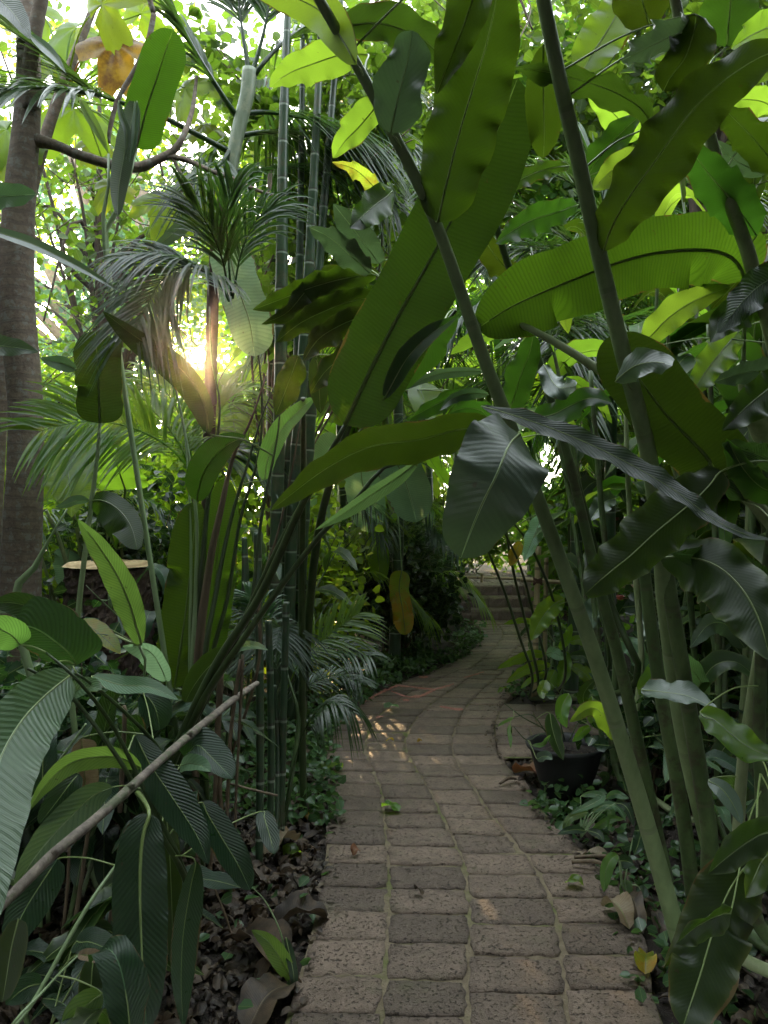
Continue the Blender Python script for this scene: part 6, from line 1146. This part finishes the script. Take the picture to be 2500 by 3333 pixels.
for k, (lab, x, y, h, r, mat, n, per, ls) in enumerate((
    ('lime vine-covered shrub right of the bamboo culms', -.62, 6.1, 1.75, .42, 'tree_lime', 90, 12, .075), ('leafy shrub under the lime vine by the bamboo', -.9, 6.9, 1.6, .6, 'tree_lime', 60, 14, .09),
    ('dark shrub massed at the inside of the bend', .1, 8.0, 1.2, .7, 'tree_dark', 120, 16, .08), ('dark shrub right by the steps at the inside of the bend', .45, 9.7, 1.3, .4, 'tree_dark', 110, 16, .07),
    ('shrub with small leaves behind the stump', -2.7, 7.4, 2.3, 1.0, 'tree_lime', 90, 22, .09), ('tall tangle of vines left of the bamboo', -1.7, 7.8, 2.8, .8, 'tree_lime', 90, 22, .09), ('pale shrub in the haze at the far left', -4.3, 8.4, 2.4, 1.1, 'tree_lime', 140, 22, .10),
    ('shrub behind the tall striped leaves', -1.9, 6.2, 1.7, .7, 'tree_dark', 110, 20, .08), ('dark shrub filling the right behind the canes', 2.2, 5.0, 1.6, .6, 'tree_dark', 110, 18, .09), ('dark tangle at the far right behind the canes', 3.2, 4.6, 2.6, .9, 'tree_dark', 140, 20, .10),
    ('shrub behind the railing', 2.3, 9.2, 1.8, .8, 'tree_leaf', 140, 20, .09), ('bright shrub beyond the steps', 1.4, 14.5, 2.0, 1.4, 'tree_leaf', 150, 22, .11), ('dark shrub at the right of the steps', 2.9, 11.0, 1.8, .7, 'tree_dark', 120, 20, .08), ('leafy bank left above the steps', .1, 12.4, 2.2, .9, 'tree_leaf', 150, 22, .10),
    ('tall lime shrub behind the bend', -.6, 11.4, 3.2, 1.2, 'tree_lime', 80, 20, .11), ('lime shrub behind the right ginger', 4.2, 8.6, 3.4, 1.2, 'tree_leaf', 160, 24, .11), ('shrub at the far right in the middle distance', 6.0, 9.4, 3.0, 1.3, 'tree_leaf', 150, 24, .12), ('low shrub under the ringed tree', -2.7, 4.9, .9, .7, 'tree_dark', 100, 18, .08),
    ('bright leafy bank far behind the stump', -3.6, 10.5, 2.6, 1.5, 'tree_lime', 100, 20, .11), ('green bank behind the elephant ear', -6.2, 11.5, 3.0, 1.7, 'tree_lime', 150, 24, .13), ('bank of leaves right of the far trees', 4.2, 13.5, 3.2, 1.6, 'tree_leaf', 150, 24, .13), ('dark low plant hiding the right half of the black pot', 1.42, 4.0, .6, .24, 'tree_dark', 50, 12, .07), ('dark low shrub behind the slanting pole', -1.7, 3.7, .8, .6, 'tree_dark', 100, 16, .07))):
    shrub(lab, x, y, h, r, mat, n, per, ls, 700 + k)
# vines up in the palms
vn = thing('climbing_vine', 'vine with small heart leaves climbing among the palm fronds, upper centre', 'vine', (-.8, 6.2, 0)); mb = MB(); pts_all = []
for k in range(9):
    x0 = R.uniform(-1.1, .1); q = [np.array([-.8 + R.uniform(-.1, .1), 6.25, -.03]), np.array([-.8 + x0 * .15, 6.2, 1.5]), np.array([x0 * .8 - .2, 6.0 + R.uniform(-.3, .3), 2.9]), np.array([x0 + R.uniform(-.5, .5), 5.8, 4.0]), np.array([x0 + R.uniform(-.8, .8), 5.7, 5.1])]; c = tube(mb, q, [.012, .01, .008, .006, .004], 6, 60); pts_all.append(c[32:])
mb.build('stem', 'drystem', vn); C = np.repeat(np.vstack(pts_all), 9, 0) + NR.randn(sum(len(q) for q in pts_all) * 9, 3) * .12; mb = MB(); leaves(mb, open_gaps(C), .085, 5, aspect=.6); mb.build('foliage', 'tree_leaf', vn)
# palms of the upper middle: dark fronds
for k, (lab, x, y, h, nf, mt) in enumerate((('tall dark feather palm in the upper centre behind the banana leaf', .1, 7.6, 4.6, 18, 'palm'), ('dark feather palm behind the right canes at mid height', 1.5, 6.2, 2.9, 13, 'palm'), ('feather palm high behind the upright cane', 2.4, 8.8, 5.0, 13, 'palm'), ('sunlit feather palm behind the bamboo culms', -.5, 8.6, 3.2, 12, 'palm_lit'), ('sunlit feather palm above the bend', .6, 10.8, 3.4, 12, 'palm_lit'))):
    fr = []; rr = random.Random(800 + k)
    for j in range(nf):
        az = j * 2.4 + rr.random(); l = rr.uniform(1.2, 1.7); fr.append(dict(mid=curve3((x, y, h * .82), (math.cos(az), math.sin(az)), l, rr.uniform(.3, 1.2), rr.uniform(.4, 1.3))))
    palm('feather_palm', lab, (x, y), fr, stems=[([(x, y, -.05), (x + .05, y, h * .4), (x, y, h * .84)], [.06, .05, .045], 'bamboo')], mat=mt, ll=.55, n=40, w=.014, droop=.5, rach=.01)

palm('feather_palm', 'dark feather palm whose level fronds cross between the two big canes', (1.75, 5.9), [dict(mid=W('D', m_), ll=.62, n=44, w=.013, droop=d_, ang=35, hint=(0, -.5, 1), rach=.009) for m_, d_ in (
    ([(1330, 640, 5.5), (1230, 520, 5.3), (1150, 470, 5.1), (1040, 470, 4.9), (940, 520, 4.8)], .3), ([(1330, 640, 5.5), (1220, 560, 5.3), (1120, 540, 5.1), (1000, 570, 5.0)], .3), ([(1330, 640, 5.6), (1260, 430, 5.4), (1180, 370, 5.2), (1060, 340, 5.0), (960, 380, 4.8)], .3),
    ([(1330, 640, 5.6), (1300, 420, 5.6), (1240, 280, 5.5), (1140, 210, 5.4), (1000, 210, 5.2)], .4), ([(1330, 640, 5.6), (1380, 480, 5.5), (1480, 400, 5.3), (1600, 420, 5.2)], .4), ([(1330, 640, 5.6), (1420, 560, 5.4), (1520, 560, 5.2), (1650, 640, 5.0)], .4))],
    stems=[([(1.75, 5.9, -.05), (1.7, 5.8, 1.4)] + W('D', [(1330, 640, 5.6)]), [.05, .045, .035], 'bamboo')])
palm('feather_palm', 'dark feather palm at the top centre left of the big leaning cane', (-.9, 6.3), [dict(mid=W('D', m_), ll=.5, n=30, w=.011, droop=d_, ang=45, hint=(0, -.5, 1), rach=.009) for m_, d_ in (
    ([(600, 330, 6.2), (680, 200, 6.0), (780, 160, 5.8), (900, 200, 5.6)], .4), ([(600, 330, 6.2), (690, 260, 6.0), (800, 260, 5.8), (920, 340, 5.6)], .5), ([(600, 330, 6.2), (680, 340, 6.0), (770, 370, 5.8), (860, 450, 5.6)], .5),
    ([(600, 330, 6.2), (640, 160, 6.1), (700, 60, 6.0), (800, 0, 5.8)], .4), ([(600, 330, 6.2), (560, 190, 6.1), (480, 120, 6.0), (380, 120, 5.9)], .4), ([(600, 330, 6.2), (520, 300, 6.0), (440, 330, 5.8), (380, 420, 5.6)], .5))],
    stems=[([(-.9, 6.3, -.05), (-.92, 6.3, 2.2)] + W('D', [(600, 330, 6.2)]), [.05, .045, .035], 'bamboo')])
# ------------------------------------------------------------------ ground cover, litter, fallen leaves
def scatter(n, box, seed, cond=None, pad=.02):
    rr = np.random.RandomState(seed); C = np.stack([rr.uniform(box[0], box[1], n), rr.uniform(box[2], box[3], n)], 1); k = ~on_path(C[:, 0], C[:, 1], pad)
    if cond is not None: k &= cond(C[:, 0], C[:, 1])
    C = C[k]; return np.hstack([C, gz(C[:, 0], C[:, 1])[:, None]]), rr
mb = MB()
for box, n, dens in (((-1.6, -.2, 1.8, 4.6), 4200, 1), ((.6, 2.2, 1.8, 4.7), 2400, 1), ((-2.5, 0, 4.6, 8), 900, 1), ((.9, 3.5, 6.0, 9.5), 700, 1)):
    C, rr = scatter(n, box, int(n)); 
    for q in C:
        a = rr.uniform(0, 6.283); l = rr.uniform(.02, .07) * (1.6 if rr.rand() < .12 else 1); d = np.array([math.cos(a), math.sin(a), rr.uniform(-.1, .35)]); b = q + np.array([0, 0, .012])
        mid = np.array([b, b + d * l * .35 + [0, 0, .012], b + d * l * .7 + [0, 0, rr.uniform(-.01, .03)], b + d * l + [0, 0, rr.uniform(-.01, .02)]]); blade(mb, mid, l * .26, l * .26, 'lance', n=7, m=2, hint=(rr.uniform(-.6, .6), rr.uniform(-.6, .6), 1), fold=rr.uniform(-.8, .8), seed=rr.randint(9999), wave=.004)
rr = np.random.RandomState(5); n_ = 420; s_ = rr.rand(n_) * .8; side = rr.rand(n_) < .5; t_ = np.where(side, np.abs(rr.randn(n_)) * .035, 1 - np.abs(rr.randn(n_)) * .035); q2 = path_xy(t_, s_)
for q in q2:
    a = rr.uniform(0, 6.283); l = rr.uniform(.012, .05); d = np.array([math.cos(a), math.sin(a), 0]); b = np.array([q[0], q[1], .006]); blade(mb, np.array([b, b + d * l * .5 + [0, 0, .006], b + d * l]), l * .25, l * .25, 'lance', n=5, m=2, hint=(rr.uniform(-.3, .3), rr.uniform(-.3, .3), 1), fold=.3, seed=3)
tag(mb.build('leaf_litter', 'dry'), 'brown dead leaves littering the soil beside the path', 'leaf litter', kind='stuff')
mb = MB()
for box, n in (((-1.5, 1.1, 3.7, 10.2), 19000), ((.8, 2.4, 6.25, 10.3), 4000), ((.75, 2.2, 2.2, 4.05), 900), ((-1.0, -.25, 2.2, 3.6), 60)):
    C, rr = scatter(n, box, n, pad=-.07, cond=lambda x, y: ~((x > .5) & (y < 6.3) & (y > 4.0)) & (np.abs(np.where(x < .5, np.interp(y, SL[:, 1], SL[:, 0]) - x, x - np.interp(y, SR[:, 1], SR[:, 0]))) < .55 + .5 * np.sin(y * 3) ** 2))
    C[:, 2] += .02 + (.05 if box[0] == .75 else .13) * rr.rand(len(C)) ** 1.5; leaves(mb, C, .048, n, aspect=.5, droop=-.1)
tag(mb.build('ground_cover', 'cover'), 'low creeping plants with small bluish green leaves along the path', 'ground cover', kind='stuff')
def fallen(label, fr, x, y, l, wd, mat, az, cat='fallen leaf', kind='lance', up=.02, fold=.4, z=.012, name='fallen_leaf', wave=.01, curl=0):
    p = G(fr, x, y); p[2] = z + (0 if on_path(p[0], p[1]) else float(gz(p[0], p[1])) + .01); d = np.array([math.cos(az), math.sin(az), 0]); mid = np.array([p - d * l * .5, p - d * l * .15 + [0, 0, up], p + d * l * .2 + [0, 0, up * .8], p + d * l * .5 + [0, 0, .003]])
    mb = MB(); blade(mb, mid, wd, wd, kind, n=16, m=5, hint=(.001, 0, 1), fold=fold, wave=wave, seed=int(x), curl=curl); o = mb.build(name, mat, None, base=tuple(p)); return tag(o, label, cat)
fallen('crumpled bright green leaf fallen at the left path edge', 'D', 719, 1668, .13, .05, 'ginger_bright', .6, up=.03); fallen('folded green leaf lying mid-path', 'D', 843, 1753, .10, .035, 'ginger_bright', 2.6, up=.02)
fallen('pale whitish leaf on the path at the bend', 'D', 846, 1533, .11, .045, 'banana_pale', .2); fallen('small fan-shaped green leaf at the right side of the path', 'D', 1242, 1917, .07, .03, 'ginger_bright', -.5, kind='drop')
fallen('tiny yellow leaf mid-path before the bend', 'D', 843, 1605, .05, .014, 'yellow', .1); fallen('small yellow scrap right of the tiny yellow leaf', 'D', 906, 1606, .03, .012, 'yellow', .4)
fallen('upright narrow green leaf standing before the pot', 'D', 1102, 1592, .04, .014, 'ginger', 1.2, up=.05)
fallen('large curled orange-brown dead leaf in the corner below the pot', 'D', 1160, 1682, .36, .07, 'dry_orange', -1.0, up=.05, fold=.7); fallen('large folded brown dead leaf at the bottom left path edge', 'D', 585, 2165, .24, .07, 'dry', 1.1, up=.05, fold=.35)
fallen('curled pale brown leaf beside the left path edge', 'D', 655, 1990, .2, .06, 'dry', .3, up=.05, fold=.8); fallen('curled dead leaf upper left by the dark soil', 'D', 610, 1830, .2, .06, 'dry_pale', 1.0, up=.05, fold=.8)
fallen('green heart-shaped leaf on the litter at left', 'D', 632, 1838, .08, .035, 'ginger_bright', .4); fallen('long flat dry leaf strip at the right path edge', 'D', 1292, 1842, .28, .025, 'dry_pale', .05, up=.02)
fallen('hanging brown dead leaf strip at the right edge, lower', 'D', 1365, 1960, .3, .03, 'dry', 1.5, up=.06, fold=.7); fallen('dead leaf lying across the lower left litter', 'D', 560, 2060, .24, .07, 'dry', 2.4, up=.06, fold=.7)
fallen('orange dead leaf caught behind the pot', 'D', 1310, 1610, .2, .04, 'dry_orange', .2, up=.1, z=.2); fallen('fresh narrow green leaf on the path corner at the island bed', 'D', 1092, 1497, .16, .02, 'ginger_bright', .5, up=.03)
fallen('small yellow leaf lying among the left litter', 'D', 668, 1760, .06, .02, 'yellow', 1.4); fallen('yellowing leaf at the right path edge near the bottom', 'D', 1395, 2090, .12, .035, 'fade', 1.2, fold=.5)
fallen('pale dry leaf at the foot of the right canes', 'D', 1330, 1990, .16, .04, 'dry_pale', 1.9, up=.05, fold=.7); fallen('small brown leaf on the path centre, lower half', 'D', 905, 1935, .045, .015, 'dry', 2.2); fallen('brown leaf resting on the left half of the path', 'D', 770, 1850, .05, .018, 'dry_orange', .9)
for k, (x0, y0, x1, y1, lab) in enumerate(((1240, 1862, 1370, 1872, 'upper dry twig lying at the right path edge'), (1235, 1872, 1330, 1885, 'lower dry twig lying at the right path edge'), (1080, 1700, 1115, 1690, 'short dark twig on the path'))):
    mb = MB(); a, b = G('D', x0, y0), G('D', x1, y1); tube(mb, [a + [0, 0, .02], (a + b) / 2 + [0, 0, .035], b + [0, 0, .02]], [.007, .008, .005], 7, 14, rough=.3); tag(mb.build('twig', 'drystem', None, base=tuple(a)), lab, 'twig')
# dry upright stalks behind the low leaves on the left
ds = thing('dead_stalks', 'bundle of dry brown stalks standing between the pole and the bamboo', 'dry stalks', tuple(np.append(P('e', 950, 700, 2.9)[:2], 0)))
for pts, w in (([(900, 900), (930, 500), (950, 100), (960, -60)], 22), ([(960, 900), (985, 500), (1000, 200), (1040, -100)], 16), ([(1010, 900), (1020, 500), (1040, 100), (1050, -120)], 12), ([(960, 600), (940, 250), (950, -40)], 20), ([(890, 800), (1000, 1100), (1010, 1450)], 9), ([(440, 1300), (480, 1000), (520, 700)], 14), ([(300, 1200), (360, 800), (400, 500)], 16), ([(990, 435), (1100, 465), (1200, 488)], 9), ([(520, 560), (540, 160), (535, 100)], 18), ([(240, 1400), (290, 900), (300, 700)], 12)):
    mb = MB(); q = [P('e', x, y, 2.75) for x, y in pts]
    if len(q) == 3 and pts[0][1] > 1000 or pts[0][0] < 600: q = [P('e', x, y, 2.3) for x, y in pts]
    tube(mb, q, [px('e', w, 2.7) / 2] * len(q), 7, 18, rough=.25); mb.build('stalk', 'drystem', ds)
# tangle of thin dark vines hanging among the crowns
mb = MB()
for k in range(34):
    x = R.uniform(-3.0, 1.6); y = R.uniform(5, 8); z = R.uniform(2.5, 5.5); q = [np.array([x, y, z])]
    for j in range(4): q.append(q[-1] + np.array([R.uniform(-.5, .5), R.uniform(-.2, .2), R.uniform(-.6, .3)]))
    tube(mb, q, [.005] * 5, 5, 22)
tag(mb.build('hanging_vines', 'drystem'), 'tangle of thin bare vines strung between the crowns', 'vines', kind='stuff')

# the bright evening air between the plants
hb = MB(); x0, x1, y0, y1, z0, z1 = -60, 60, -25, 75, -1.3, 16.5
hb.add([(x0, y0, z0), (x1, y0, z0), (x1, y1, z0), (x0, y1, z0), (x0, y0, z1), (x1, y0, z1), (x1, y1, z1), (x0, y1, z1)], [[0, 3, 2, 1], [4, 5, 6, 7], [0, 1, 5, 4], [1, 2, 6, 5], [2, 3, 7, 6], [3, 0, 4, 7]])
hm, ht, hout = new_mat('pale_air'); pv = nn(ht, 'ShaderNodeVolumePrincipled'); pv.inputs['Color'].default_value = (0.95, 0.92, 0.85, 1); pv.inputs['Density'].default_value = 0.0009; pv.inputs['Anisotropy'].default_value = 0.95
ht.links.new(pv.outputs[0], hout.inputs['Volume']); tag(hb.build('haze', hm, smooth=False), 'pale sunlit haze filling the air of the garden', 'haze', kind='stuff')
